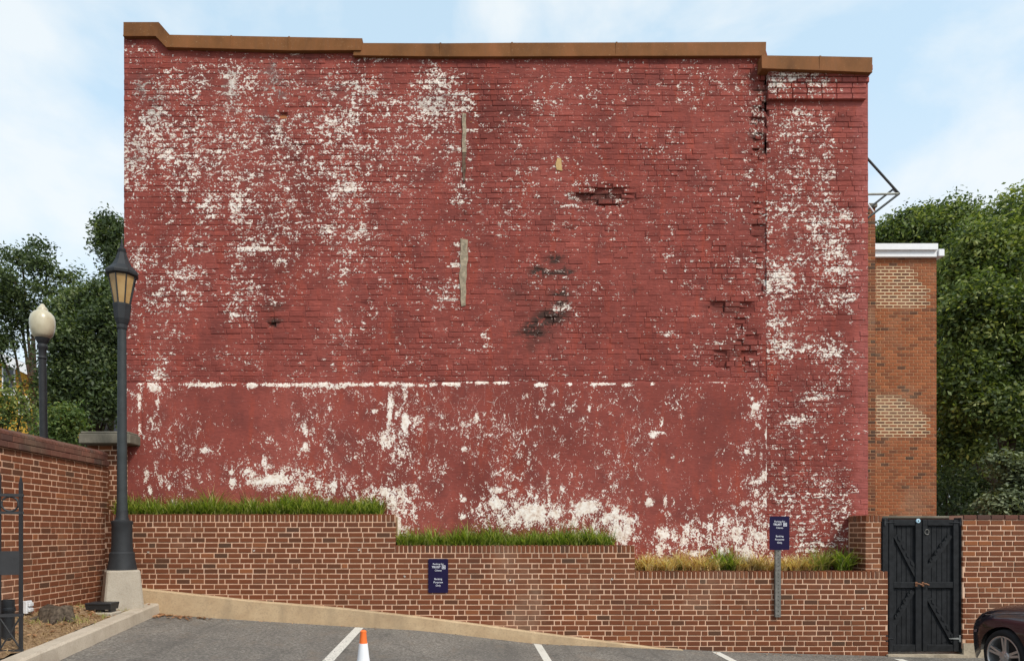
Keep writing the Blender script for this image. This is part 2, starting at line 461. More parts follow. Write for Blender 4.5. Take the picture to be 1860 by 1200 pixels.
M['dry_blade'] = leaf_mat('dry_grass_blade', [(0, (.42, .28, .11)), (.5, (.74, .54, .26)), (.8, (.80, .68, .38)), (1, (.45, .47, .14))])
M['mid_blade'] = leaf_mat('half_dry_grass_blade', [(0, (.14, .18, .03)), (.5, (.27, .31, .07)), (.85, (.42, .38, .14)), (1, (.55, .42, .2))])
M['straw'] = leaf_mat('straw', [(0, (.24, .15, .07)), (1, (.52, .37, .19))], .15)
M['dead_leaf'] = leaf_mat('dead_leaf', [(0, (.16, .07, .03)), (.6, (.36, .17, .08)), (1, (.52, .30, .16))], .15)

# ------------------------------------------------------------------ ground
HX = [(-400, .57), (-4.2, .57), (-3.94, .568), (-3.12, .509), (-1.587, .414), (-.57, .356), (-.08, .305), (.98, .18), (2.51, .115), (3.56, .056), (5.67, 0), (7, -.02), (400, -.05)]
def hgt(x, y):
    z = float(np.interp(x, [a for a, b in HX], [b for a, b in HX]))
    return z - .02 * min(max(8.95 - y, 0), 12)
gx = [-400, -120, -40, -15, -8] + [-6 + .3 * i for i in range(49)] + [11, 15, 40, 120, 400]
gy = [-300, -80, -25, -10, -3] + [0 + .4 * i for i in range(26)] + [11, 13, 16, 20, 26, 34, 60, 150, 500]
gmb = MB()
gv = [(x, y, hgt(x, y)) for y in gy for x in gx]
nx = len(gx)
gmb.add(gv, [(j * nx + i, j * nx + i + 1, (j + 1) * nx + i + 1, (j + 1) * nx + i) for j in range(len(gy) - 1) for i in range(nx - 1)])
gmb.build('ground', M['asphalt'], smooth='all', kind='structure')

def strip(name, p0, p1, w, mat, **k):
    mb = MB(); n = 24
    p0, p1 = Vector(p0), Vector(p1)
    d = (p1 - p0).normalized(); s = Vector((-d.y, d.x)) * w / 2
    vs, tn = [], []
    for i in range(n + 1):
        q = p0.lerp(p1, i / n)
        for sg in (-1, 1):
            r_ = q + s * sg
            vs.append((r_.x, r_.y, hgt(r_.x, r_.y) + .005))
    mb.add(vs, [(2 * i, 2 * i + 1, 2 * i + 3, 2 * i + 2) for i in range(n)])
    tv = k.pop('tones', (.9, .9))
    mb.t = [tv[0] + (tv[1] - tv[0]) * (i // 2) / n for i in range(2 * (n + 1))]
    return mb.build(name, mat, fixn=False, **k)
strip('parking_line', (-1.338, 8.84), (-1.338, 3.2), .11, M['line'], kind='structure', tones=(.9, .35))
strip('parking_line', (1.0, 8.86), (1.0, 3.2), .10, M['line'], kind='structure', tones=(.95, .8))
strip('parking_line', (3.36, 8.90), (3.36, 3.2), .11, M['line'], kind='structure', tones=(1, .9))
strip('parking_line', (5.69, 8.78), (5.55, 3.2), .11, M['line'], kind='structure', tones=(1, .9))

# ------------------------------------------------------------------ brick machinery
def px_of(p): return (CX + F * p[0] / max(p[1], .1), CY - F * (p[2] - EYE) / max(p[1], .1))
def brick_verts(c, u, v, n, hu, hv, d, ch=.004, tilt=(0, 0)):
    """brick whose face centre is c; u,v in the face, n out of it; d deep"""
    c, u, v, n = Vector(c), Vector(u), Vector(v), Vector(n)
    vs = []
    for dep, sh in ((-d, 0), (-ch, 0), (0, ch)):
        for su, sv in ((-1, -1), (1, -1), (1, 1), (-1, 1)):
            a, b = su * (hu - sh), sv * (hv - sh)
            vs.append(c + u * a + v * b + n * (dep + a * tilt[0] + b * tilt[1]))
    return vs
BF = [(0, 1, 5, 4), (1, 2, 6, 5), (2, 3, 7, 6), (3, 0, 4, 7), (4, 5, 9, 8), (5, 6, 10, 9), (6, 7, 11, 10), (7, 4, 8, 11), (8, 9, 10, 11)]
rwear = random.Random(77)
def lay(bricks, parent, mat, name='brick', rest='brick_courses', wearf=None, keep=300, mats=None):
    """bricks: dicts(c,u,v,n,hu,hv,d,tone,[tilt],[mi]); the largest in view one by one, the others as one mesh"""
    for b in bricks:
        x, y = px_of(b['c'])
        vis = 1.0 if (-5 < x < 1865 and -5 < y < 1205) else .01
        b['key'] = vis * b['hu'] * b['hv'] * abs(Vector(b['n']).dot((Vector((0, 0, EYE)) - Vector(b['c'])).normalized())) / ((b['c'][0] ** 2 + b['c'][1] ** 2))
        if b.get('hid'): b['key'] *= .01
    bricks.sort(key=lambda b: -b['key'])
    ml = mats or [mat]
    restmb = MB()
    for i, b in enumerate(bricks):
        vs = brick_verts(b['c'], b['u'], b['v'], b['n'], b['hu'], b['hv'], b['d'], b.get('ch', .004), b.get('tilt', (0, 0)))
        we = None
        if wearf:
            bias = rwear.gauss(0, .012)
            we = [(q[0] + bias - (.028 if k_ < 8 else 0), q[1], q[2], q[3]) for k_, q in enumerate(wearf(p) for p in vs)]
        if i < keep and b['key'] > 1e-9:
            mb = MB(); mb.add(vs, BF, b.get('mi', 0), b['tone'], we)
            mb.build(name, ml, parent, loc=Vector(b['c']), fixn=False)
        else:
            restmb.add(vs, BF, b.get('mi', 0), b['tone'], we)
    if restmb.f:
        restmb.build(rest, ml, parent, fixn=False, kind='stuff')

def bond_rows(u0, u1, ztop, zbot, mod=.184, course=.069, joint=.0147, seed=0, zmin=None, zmax=None):
    """S S S H bond: yields (row, ua, ub, za, zb)"""
    r_ = random.Random(seed)
    per = 3.5 * mod
    k = 0
    z = ztop
    while z - course > zbot - course:
        off = (per / 2 if k % 2 else 0) + r_.uniform(-.012, .012) - per * 2
        u = u0 + off
        j = 0
        while u < u1:
            w = mod / 2 if j % 4 == 3 else mod
            w += r_.uniform(-.006, .006)
            a, b = max(u + joint / 2, u0), min(u + w - joint / 2, u1)
            if b - a > .03:
                za, zb = z - course + joint / 2, z - joint / 2
                if zmax is not None: zb = min(zb, zmax(.5 * (a + b)))
                if zmin is not None: za = max(za, zmin(.5 * (a + b)))
                if zb - za > .02:
                    yield k, a, b, za, zb
            u += w; j += 1
        z -= course; k += 1
def tone_pick(r_):
    q = r_.random()
    if q < .07: return r_.uniform(0, .2)
    if q < .10: return r_.uniform(.85, 1)
    return min(max(r_.gauss(.5, .14), .2), .85)

# ------------------------------------------------------------------ stepped planter wall
YW = 9.0
wall = empty('planter_wall', (0, YW, 0), label='low stepped red brick retaining wall with planting beds, in front of the painted building', cat='wall')
def to(parent, o): o.parent = parent; o.matrix_parent_inverse = parent.matrix_world.inverted(); return o
X0, X1, X2, X3 = X_(190.6, YW), X_(717, YW), X_(1153, YW), X_(1613, YW)
G0, COURSE = 1.786, .069
ZB = [G0, G0 - 6 * COURSE, G0 - 11 * COURSE]               # underside of the upright capping course of each step
ZT = [z + .103 for z in ZB]
def zcap(x): return ZB[0] if x < X1 else (ZB[1] if x < X2 else ZB[2])
core = MB()
for xa, xb, zt in ((X0 - .1, X1 - .001, ZT[0]), (X1, X2 - .001, ZT[1]), (X2, X3 - .004, ZT[2])):
    core.box((xa, YW + .004, -.3), (xb, YW + .20, zt - .012))
def rel(mb, name, mat, parent, **k):
    return mb.build(name, mat, parent, loc=None, **k)
wall.location = (0, 0, 0)
core.build('mortar_bed', M['mortar'], wall)
br = []
rb = random.Random(3)
for k, a, b, za, zb in bond_rows(X0, X3, G0, -.1, seed=11):
    # split at the steps
    segs = []
    for s0, s1, zc in ((X0, X1, ZB[0]), (X1, X2, ZB[1]), (X2, X3, ZB[2])):
        aa, bb = max(a, s0), min(b, s1)
        if bb - aa > .0 and zb < zc + .02: segs.append((aa, bb))
    if len(segs) == 2 and abs(segs[0][1] - segs[1][0]) < .001: segs = [(segs[0][0], segs[1][1])]
    segs = [q for q in segs if q[1] - q[0] > .025]
    for aa, bb in segs:
        hid = (za + zb) / 2 < hgt((aa + bb) / 2, 8.95) + .02
        br.append(dict(c=((aa + bb) / 2, YW - rb.uniform(.001, .005), (za + zb) / 2 + rb.uniform(-.0015, .0015)), u=(1, 0, 0), v=(0, 0, 1), n=(0, -1, 0), hu=(bb - aa) / 2, hv=(zb - za) / 2, d=.03,
                       tone=tone_pick(rb), tilt=(rb.uniform(-.012, .012), rb.uniform(-.02, .02)), hid=hid))
for xs, ztop, zlow in ((X1, ZB[0], ZT[1]), (X2, ZB[1], ZT[2])):
    z = ztop; k = 0
    while z - COURSE > zlow - .07:
        for ya, yb in (((YW + .004, YW + .092), (YW + .105, YW + .198)) if k % 2 else ((YW + .004, YW + .198),)):
            br.append(dict(c=(xs + .002, (ya + yb) / 2, z - COURSE / 2), u=(0, 1, 0), v=(0, 0, 1), n=(1, 0, 0), hu=(yb - ya) / 2, hv=COURSE / 2 - .0075, d=.02, tone=tone_pick(rb)))
        z -= COURSE; k += 1
lay(br, wall, M['brick'])
cb = []
for xa, xb, zb0, zt in ((X0, X1, ZB[0], ZT[0]), (X1, X2, ZB[1], ZT[1]), (X2, X3, ZB[2], ZT[2])):
    n = int(round((xb - xa) / .0585)); w = (xb - xa) / n
    for i in range(n):
        cb.append((xa + i * w + .007, xa + (i + 1) * w - .006, zb0 + .008, zt + rb.uniform(-.003, .003)))
for a, b, za, zb in cb:
    mb = MB(); y0 = YW - rb.uniform(.002, .007)
    mb.cbox((a, y0, za), (b, YW + .205, zb), .004, 0, tone_pick(rb))
    mb.build('capping_brick', M['brick'], wall, loc=Vector(((a + b) / 2, YW, za)))
# end of each step shows header bricks (short return)
for px, py in ((269, 1002), (461, 999), (652, 998), (735, 1046), (926, 1053), (1112, 1051), (1187, 1107), (1376, 1107), (1567, 1104)):
    p = P(px, py, YW - .008)
    mb = MB(); mb.lathe((0, 0, 0), [(.015, 0), (.013, .003), (.006, .003)], 9)
    mb.lathe((rb.uniform(-.006, .006), .008, .0042), [(.0075, 0), (.007, .001)], 8, 1)
    mb.v = [(p.x + v[0] * rb.uniform(.85, 1.15), p.y - v[2] + .003, p.z + v[1]) for v in mb.v]
    mb.build('anchor_plug', [M['plug'], M['hole']], wall)

# sloping concrete footing along the wall
ft = MB()
top = [(190, 1050), (255, 1068), (456, 1090), (621, 1104), (760, 1119), (881, 1135), (983, 1149), (1097, 1163), (1200, 1176), (1240, 1179)]
vs = []
for px, py in top:
    x = X_(px, 8.93); z = Z_(py, 8.93) + rb.uniform(-.004, .004)
    yf = 8.90 + rb.uniform(-.006, .006)
    vs += [(x, 8.999, -.3), (x, 8.999, z), (x, yf + .012, z), (x, yf, z - .014), (x, yf - .01, -.3)]
ft.add(vs, [(5 * i + k, 5 * i + k + 1, 5 * i + k + 6, 5 * i + k + 5) for i in range(len(top) - 1) for k in range(4)])
ft.build('wall_footing', M['footing'], kind='structure')

# ------------------------------------------------------------------ left garden wall with coping
XL = -4.765
lw = empty('garden_wall', label='tall red brick garden wall running toward the camera with brown weathered coping', cat='wall')
LT = 2.53
core = MB(); core.box((XL - .30, 2.0, .2), (XL - .004, 9.10, LT)); core.build('mortar_bed', M['mortar'], lw)
br = []
rb = random.Random(5)
for k, a, b, za, zb in bond_rows(-9.12, -2.0, LT, .5, seed=21):
    y = -(a + b) / 2
    br.append(dict(c=(XL + rb.uniform(.001, .005), y, (za + zb) / 2), u=(0, -1, 0), v=(0, 0, 1), n=(1, 0, 0), hu=(b - a) / 2, hv=(zb - za) / 2, d=.03,
                   tone=tone_pick(rb), tilt=(rb.uniform(-.012, .012), rb.uniform(-.02, .02)), hid=(za < .72)))
lay(br, lw, M['brick'])
# coping: projecting stretcher course, second course, then sloping uprights
cop = []
for row, (z0, z1, out) in enumerate(((LT + .003, LT + .066, .035), (LT + .074, LT + .135, .028))):
    y = 9.06 - (0 if row == 0 else .09)
    while y > 2.2:
        w = .184 + rb.uniform(-.005, .005)
        cop.append(('course', y - w + .006, y - .006, z0, z1, out)); y -= w
y = 9.06
while y > 2.2:
    w = .062; cop.append(('up', y - w + .005, y - .005, LT + .142, LT + .215, .02)); y -= w
for kind_, ya, yb, z0, z1, out in cop:
    mb = MB(); j = rb.uniform(-.004, .004)
    if kind_ == 'course':
        mb.cbox((XL - .31, ya, z0), (XL + out + j, yb, z1), .005, 0, tone_pick(rb))
        mb.build('coping_brick', M['cap'], lw, loc=Vector((XL, ya, z0)))
    else:
        z1 += j
        pts = [(XL + out, ya, z0), (XL + out - .004, ya, z0 + .03), (XL - .055, ya, z1 - .006), (XL - .075, ya, z1), (XL - .22, ya, z1), (XL - .31, ya, z0)]
        mb.prism(pts, (0, yb - ya, 0), 0, tone_pick(rb))
        mb.build('upright_coping_brick', M['cap'], lw, loc=Vector((XL, ya, z0)))
mb = MB(); mb.box((XL - .29, 2.0, LT), (XL + .018, 9.055, LT + .072)); mb.box((XL - .29, 2.0, LT + .072), (XL + .010, 9.055, LT + .145)); mb.box((XL - .2, 2.0, LT + .145), (XL - .04, 9.055, LT + .20))
mb.build('coping_mortar', M['cap'], lw)

# brick pier with stone cap behind the wall's end
pr = empty('brick_pier', label='square brick pier with a grey stone cap at the far end of the garden wall', cat='pier')
PY = 9.33
pxa, pxb = -5.18, X_(227, PY)
core = MB(); core.box((pxa, PY + .004, .3), (pxb - .004, PY + .085, 2.852)); core.build('mortar_bed', M['mortar'], pr)
br = []
for k, a, b, za, zb in bond_rows(pxa, pxb, 2.853, .6, course=.069, seed=31):
    br.append(dict(c=((a + b) / 2, PY - rb.uniform(.001, .004), (za + zb) / 2), u=(1, 0, 0), v=(0, 0, 1), n=(0, -1, 0), hu=(b - a) / 2, hv=(zb - za) / 2, d=.03, tone=tone_pick(rb), hid=a < -4.9))
for k in range(30):
    zb = 2.853 - k * .069 - .0075
    br.append(dict(c=(pxb - .002, PY + .042, zb - .027), u=(0, 1, 0), v=(0, 0, 1), n=(1, 0, 0), hu=.040, hv=.027, d=.02, tone=tone_pick(rb)))
lay(br, pr, M['brick'])
cz0, cz1 = Z_(805, 9.12), Z_(787, 9.12)
mb = MB(); mb.cbox((X_(142, 9.12), 9.12, cz0), (X_(236, 9.12), 9.43, cz1), .012); mb.cbox((X_(144, 9.12), 9.14, cz1 - .002), (X_(232, 9.12), 9.43, cz1 + .035), .012)
mb.build('stone_cap', M['stone'], pr)

# ------------------------------------------------------------------ wall right of the gate, and the pier left of it
rw = empty('gate_side_wall', label='red brick wall to the right of the black gate, behind the dark car', cat='wall')
RY = 8.98
ra, rbx = X_(1748.5, RY), 9.6
rt = Z_(944, RY)
core = MB(); core.box((ra + .003, RY + .004, .1), (rbx, RY + .25, rt + .06)); core.build('mortar_bed', M['mortar'], rw)
br = []
for k, a, b, za, zb in bond_rows(ra, rbx, rt, .17, seed=41):
    br.append(dict(c=((a + b) / 2, RY - rb.uniform(.001, .005), (za + zb) / 2), u=(1, 0, 0), v=(0, 0, 1), n=(0, -1, 0), hu=(b - a) / 2, hv=(zb - za) / 2, d=.03, tone=min(1, tone_pick(rb) + .16), tilt=(rb.uniform(-.01, .01), rb.uniform(-.02, .02))))
lay(br, rw, M['brick'])
x = ra
while x < rbx:
    mb = MB(); mb.cbox((x + .006, RY - .012 - rb.uniform(0, .004), rt + .006), (min(x + .178, rbx), RY + .26, rt + .066), .006, 0, tone_pick(rb) * .8)
    mb.build('coping_brick', M['cap'], rw, loc=Vector((x, RY, rt))); x += .184
mb = MB(); mb.box((ra + .01, RY - .006, -.1), (rbx, RY + .24, .175)); mb.build('rubble_base', M['rubble'], rw)

gp = empty('gate_pier', label='short brick pier between the grass bed and the black gate, one face in shade', cat='pier')
gy0, gy1 = 9.03, 9.40
ga, gb = X_(1572, gy0), X_(1600.5, gy0)
gt = Z_(948, gy0)
core = MB(); core.box((ga + .004, gy0 + .004, .5), (gb, gy1 + .03, gt + .085)); core.build('mortar_bed', M['mortar'], gp)
br = []
for k in range(17):
    zb, za = gt - k * COURSE - .007, gt - (k + 1) * COURSE + .007
    cuts = [(ga, ga + .085), (ga + .10, ga + .27), (ga + .285, gb)] if k % 2 == 0 else [(ga, ga + .175), (ga + .19, gb)]
    for a, b in cuts:
        br.append(dict(c=((a + b) / 2, gy0 - .003, (za + zb) / 2), u=(1, 0, 0), v=(0, 0, 1), n=(0, -1, 0), hu=(b - a) / 2, hv=(zb - za) / 2, d=.03, tone=min(1, tone_pick(rb) + .22)))  # front bricks toned lighter than the return: its sunlight put into colour
    cuts = [(gy0 + .002, gy0 + .175), (gy0 + .19, gy1)] if k % 2 == 0 else [(gy0 + .002, gy0 + .085), (gy0 + .10, gy0 + .275), (gy0 + .29, gy1)]
    for a, b in cuts:
        br.append(dict(c=(ga - .002, (a + b) / 2, (za + zb) / 2), u=(0, -1, 0), v=(0, 0, 1), n=(-1, 0, 0), hu=(b - a) / 2, hv=(zb - za) / 2, d=.03, tone=tone_pick(rb)))
lay(br, gp, M['brick'])
for i in range(int((gb - ga) / .0585) + 1):
    a = ga + i * .0585
    mb = MB(); mb.cbox((a + .003, gy0 - .006, gt + .007), (a + .051, gy0 + .10, gt + .095), .004, 0, tone_pick(rb)); mb.build('capping_brick', M['brick'], gp, loc=Vector((a, gy0, gt)))
for i in range(5):
    a = gy0 + .106 + i * .0585
    mb = MB(); mb.cbox((ga - .006, a + .003, gt + .007), (ga + .10, a + .051, gt + .095), .004, 0, tone_pick(rb)); mb.build('capping_brick', M['brick'], gp, loc=Vector((ga, a, gt)))

# ------------------------------------------------------------------ the painted building
YB = 9.45
def fx(px): return X_(px, YB)
def fz(py): return Z_(py, YB)
# share of bare white per cell of the brick face: 37.5 x 25 photo pixels, first row 60..85, first column at 225
GRID = """
10000000 00000000 00000000 0000000
22110101 10113201 00121100 1000001
11233422 11211033 00111000 1012111
03342634 32343146 10111211 1111231
24232424 23354346 30222221 1113112
14232422 22322366 30112111 1002103
26232334 24432344 21211011 0000013
35343435 24422323 11121111 1121002
64433433 33343323 20210110 0221012
53344333 34322222 10111200 0111002
43342433 43432312 21121112 1111113
31333232 32632211 21121211 0111111
11223333 23331111 21221312 1111112
22233323 33321110 11111112 0110122
21121333 23341110 11211201 1101101
31342343 11321100 10111011 0111101
33211312 21221200 00011000 0121122
21531201 21211201 00112110 0001012
22321422 10101123 10010111 0002102
13331322 00010113 10100210 0000011
22220310 00121100 01000210 0010111
11220000 01221000 11000010 0110111
12211000 00211110 12000101 0011121
11112211 10120110 00001101 0002101
13110110 21211110 10011111 0110011
11110110 11111111 11111110 1111111
"""
GRID = np.array([[int(ch) for ch in ln.replace(' ', '')] for ln in GRID.split()and GRID.strip().split('\n')], float) / 10
# the render on the lower part: first row 685..710
PGRID = """
14110011 11111211 11111111 1011111
21100001 22111211 00122111 1021002
22010000 22112421 12211222 0011004
13201000 23111532 32121121 0210001
03310001 22115311 11221121 1300011
01331011 12222411 11221012 0110012
02110333 32111222 11221112 1010001
03321346 54432221 01212112 1000014
01110012 23346621 23442122 0110013
01110001 11124721 25686385 2111024
00000000 00000521 14785347 6122354
00000000 00000400 11111247 7165465
00000000 00000000 00000012 0233355
00000000 00000000 00000000 0322234
"""
PGRID = np.array([[int(ch) for ch in ln.replace(' ', '')] for ln in PGRID.strip().split('\n')], float) / 10
# right-hand bay: 25 x 25 pixels, first row 105, first column 1387
RGRID = """
10000000
64342000
42143000
01211000
24343000
14312000
12313100
13323100
15324300
13314000
23324200
45224541
33234320
31235520
32344530
46223441
76332230
33133550
32122110
41300100
45324310
36235330
21012220
11113310
20323300
21112111
14311122
11221221
12110110
11110110
21232210
33424440
23332330
22333320
21322310
32443320
43222110
32222100
"""
RGRID = np.array([[int(ch) for ch in ln] for ln in RGRID.strip().split('\n')], float) / 10
def samp(G, x0, dx, y0, dy, px, py):
    u = (px - x0) / dx - .5; v = (py - y0) / dy - .5
    u = min(max(u, 0), G.shape[1] - 1.001); v = min(max(v, 0), G.shape[0] - 1.001)
    i, j = int(u), int(v); a, b = u - i, v - j
    return (G[j, i] * (1 - a) + G[j, i + 1] * a) * (1 - b) + (G[j + 1, i] * (1 - a) + G[j + 1, i + 1] * a) * b
# bare patches with a shape of their own: centre, radii, cover
BRICK_SPOTS = [(834, 470, 2.5, 30, .9), (852, 462, 2, 26, .7), (834, 520, 2.5, 34, .8), (837, 292, 3, 26, .7), (849, 250, 2, 40, .5), (841, 340, 5, 8, .8), (838, 366, 5, 8, .8), (841, 565, 3, 8, .8), (640, 338, 15, 9, .85), (245, 280, 13, 26, .62), (290, 228, 8, 34, .6), (421, 150, 10, 22, .88), (420, 192, 10, 12, .6), (513, 246, 9, 17, .8), (795, 145, 17, 18, .75), (785, 190, 34, 15, .75),
               (851, 187, 8, 14, .95), (258, 158, 10, 10, .6), (382, 374, 10, 28, .82), (431, 370, 14, 30, .78), (456, 326, 7, 18, .8), (349, 320, 7, 5, .95), (331, 349, 12, 7, .85), (308, 277, 7, 22, .8), (636, 222, 12, 24, .7), (597, 220, 14, 9, .6), (849, 190, 6, 10, .95), (290, 200, 9, 20, .75), (246, 300, 12, 22, .75), (508, 474, 8, 4, .9), (318, 500, 5, 10, .6), (250, 480, 12, 16, .7), (283, 692, 8, 8, .8), (1480, 405, 14, 12, .85), (1545, 392, 18, 6, .85), (1500, 440, 22, 5, .9), (1510, 460, 28, 5, .9), (1520, 490, 32, 5, .85), (1405, 500, 10, 26, .9), (1425, 515, 18, 8, .9), (1550, 535, 8, 8, .9), (1410, 585, 7, 7, .95), (1425, 630, 20, 8, .95), (1465, 632, 9, 7, .85), (1512, 638, 16, 10, .85), (1485, 720, 8, 10, .8), (1455, 762, 26, 6, .75), (1410, 155, 14, 14, .8), (1440, 145, 7, 7, .85), (1490, 158, 16, 6, .85), (1450, 205, 16, 6, .7), (1432, 255, 7, 14, .7), (420, 555, 7, 30, .6), (433, 482, 11, 5, .9), (597, 415, 12, 6, .88), (660, 421, 16, 7, .78), (631, 456, 9, 6, .85), (630, 490, 10, 6, .8), (626, 514, 4, 4, .95),
               (645, 562, 7, 4, .9), (285, 680, 10, 10, .8), (340, 500, 18, 8, .7), (290, 533, 6, 10, .7), (470, 522, 16, 4, .8), (459, 452, 32, 6, .88), (810, 545, 18, 9, .5), (880, 610, 6, 8, .8), (885, 630, 6, 7, .7),
               (1015, 558, 9, 7, .8), (1065, 332, 6, 4, .85), (1047, 362, 8, 6, .75), (1260, 573, 7, 3, .95), (1301, 626, 6, 4, .9), (1217, 605, 6, 3, .9), (1365, 310, 6, 6, .9), (720, 184, 12, 5, .9), (690, 107, 26, 5, .6)]
PANEL_SPOTS = [(709, 748, 5, 35, .9), (704, 798, 13, 14, .85), (737, 768, 6, 22, .92), (737, 712, 5, 13, .7), (681, 747, 6, 4, .9), (723, 955, 6, 26, .99), (722, 905, 16, 14, .75), (700, 893, 14, 9, .9), (500, 870, 26, 11, .97), (475, 875, 10, 5, .9),
               (481, 837, 5, 11, .85), (423, 876, 6, 9, .92), (422, 858, 4, 4, .95), (455, 860, 11, 7, .75), (453, 876, 6, 5, .8), (375, 818, 10, 5, .85), (309, 885, 3, 4, .95), (268, 862, 4, 16, .75), (274, 889, 4, 8, .9), (289, 733, 2.5, 10, .9), (255, 730, 2, 13, .9), (255, 775, 2, 20, .7),
               (283, 703, 9, 7, .8), (555, 782, 5, 10, .75), (555, 812, 5, 8, .7), (545, 885, 7, 11, .85), (578, 880, 4, 10, .85), (604, 885, 8, 12, .8), (635, 883, 5, 8, .8), (650, 898, 4, 9, .8), (566, 864, 6, 5, .8), (866, 758, 3, 9, .95), (1069, 742, 3, 7, .95), (840, 770, 4, 5, .8), (842, 815, 5, 5, .9), (973, 775, 3, 3, .9),
               (968, 930, 30, 20, .94), (902, 914, 15, 11, .85), (1012, 932, 13, 9, .92), (905, 890, 8, 6, .7), (1062, 922, 26, 14, .95), (1042, 948, 8, 7, .85), (1112, 938, 18, 10, .85), (1128, 965, 22, 18, .88), (1145, 945, 9, 7, .9), (841, 937, 5, 6, .85), (841, 906, 6, 5, .7), (1020, 890, 4, 6, .6),
               (1205, 968, 15, 9, .92), (1245, 970, 9, 18, .8), (1225, 975, 10, 8, .7), (1268, 980, 6, 12, .75), (1340, 970, 14, 18, .88), (1376, 972, 8, 10, .97), (1313, 948, 10, 9, .85), (1288, 956, 5, 6, .97), (1179, 912, 7, 8, .99), (1207, 910, 2.5, 8, .8), (1371, 738, 8, 6, .97), (1366, 724, 3, 3, .9), (1186, 790, 7, 6, .9), (1201, 768, 3, 9, .9), (1197, 786, 9, 2.5, .7),
               (1354, 820, 4, 4, .95), (1391, 788, 2.2, 12, .97), (1391, 812, 2.2, 7, .95), (1392, 848, 1.6, 12, .9), (1388, 868, 8, 10, .85), (1380, 872, 8, 8, .7), (1352, 915, 9, 6, .8), (228, 720, 3, 18, .8), (228, 742, 3, 4, .9), (229, 777, 3, 8, .9), (265, 1000, 10, 10, .3), (1197, 1002, 6, 10, .8), (1265, 1005, 16, 6, .8), (1310, 1000, 10, 8, .8), (1360, 1010, 14, 14, .8)]
for a, b, y, h in ((333, 410, 699, 4.2), (417, 430, 699, 2.5), (443, 470, 700, 5), (478, 526, 699.5, 4), (533, 640, 699, 4.5), (596, 625, 704, 4), (642, 650, 699.5, 2.5), (653, 678, 699, 4), (690, 725, 698, 5), (730, 750, 700, 4), (755, 773, 700, 4), (780, 793, 699, 4), (806, 841, 697, 5),
                   (845, 858, 695, 2.5), (863, 882, 695.5, 3), (899, 923, 695, 4.5), (932, 942, 688, 3.5), (972, 992, 700, 3.5), (1031, 1039, 698, 4), (1061, 1068, 692, 4), (1076, 1118, 698, 2.4), (1129, 1148, 699, 4), (1180, 1187, 697, 3.5), (1254, 1259, 690, 3), (1284, 1318, 694, 2), (1378, 1386, 688, 4), (228, 262, 692, 1.6)):
    PANEL_SPOTS.append(((a + b) / 2, y, (b - a) / 2 + 1, h * .85, .90))
DARK = [(844, 380, 3, 52, .5), (843, 345, 4, 12, .6), (985, 540, 60, 60, .22), (900, 560, 60, 40, .12), (977, 494, 13, 12, 1), (1008, 470, 9, 9, 1), (1028, 494, 6, 13, 1), (1003, 497, 9, 6, .9), (1021, 541, 11, 17, 1), (1003, 575, 28, 13, 1), (984, 583, 18, 12, .9), (968, 603, 26, 10, 1), (966, 625, 16, 16, .45), (1000, 605, 16, 22, .3), (960, 591, 8, 7, .9), (497, 556, 24, 11, .5), (497, 586, 9, 9, .9), (930, 538, 16, 14, .4), (825, 608, 8, 11, .8), (1085, 357, 48, 12, .55),
        (1375, 245, 14, 12, .7), (1382, 163, 10, 8, .7), (1384, 195, 8, 7, .8), (1360, 139, 16, 5, .6), (1383, 275, 10, 8, .7), (1318, 560, 40, 14, .35), (1340, 640, 30, 30, .3), (1380, 420, 14, 30, .35), (1150, 490, 3, 34, .35), (1152, 525, 6, 5, .7)]  # stains, plus shade put into the colour of the hollows and ragged edge
GREY = [(262, 156, 24, 20, .9), (490, 135, 22, 22, .95), (508, 162, 24, 16, 1), (497, 215, 22, 18, .8), (245, 285, 14, 34, .7), (282, 195, 24, 26, .7), (795, 185, 40, 16, .55), (420, 168, 14, 40, .5), (1400, 158, 18, 16, .4), (640, 168, 60, 14, .3), (572, 145, 20, 6, .7)]
NEG = [(235, 150, 10, 32, .9), (403, 165, 6, 62, .85), (320, 206, 24, 9, .8), (300, 112, 60, 12, .7), (375, 222, 26, 7, .6), (545, 150, 7, 70, .85), (620, 150, 6, 45, .8), (700, 122, 60, 12, .8), (712, 150, 26, 22, .8), (744, 148, 16, 30, .8), (590, 190, 34, 9, .6), (660, 245, 8, 22, .6), (697, 240, 8, 18, .6), (410, 390, 10, 60, .85), (275, 370, 18, 60, .7), (365, 350, 9, 20, .7), (345, 412, 30, 10, .7), (470, 400, 6, 40, .5), (375, 585, 32, 45, .8), (770, 180, 8, 14, .8), (560, 330, 30, 8, .6), (700, 330, 60, 7, .5), (480, 190, 8, 20, .6), (1430, 330, 20, 14, .6), (1530, 340, 20, 30, .9), (1450, 290, 14, 10, .6), (1420, 440, 14, 16, .7), (1500, 590, 60, 14, .8), (1470, 670, 40, 10, .8)]
def blob(lst, px, py):
    m = 0.0
    for cx, cy, rx, ry, a in lst:
        dx = (px - cx) / rx
        if dx > 1.4 or dx < -1.4: continue
        d = math.hypot(dx, (py - cy) / ry)
        if d < 1.4: m = max(m, a * min(1, max(0, (1.4 - d) / .75)))
    return m
from statistics import NormalDist
ND = NormalDist()
def q_of(d, sig): return .4993 + sig * ND.inv_cdf(min(max(d, .0006), .9994))
XSPL = fx(1391.5)
def cov(v): return float(np.interp(v, [0, .1, .2, .3, .4, .5, .6, .7, .8], [.002, .016, .070, .165, .33, .52, .68, .82, .92]))
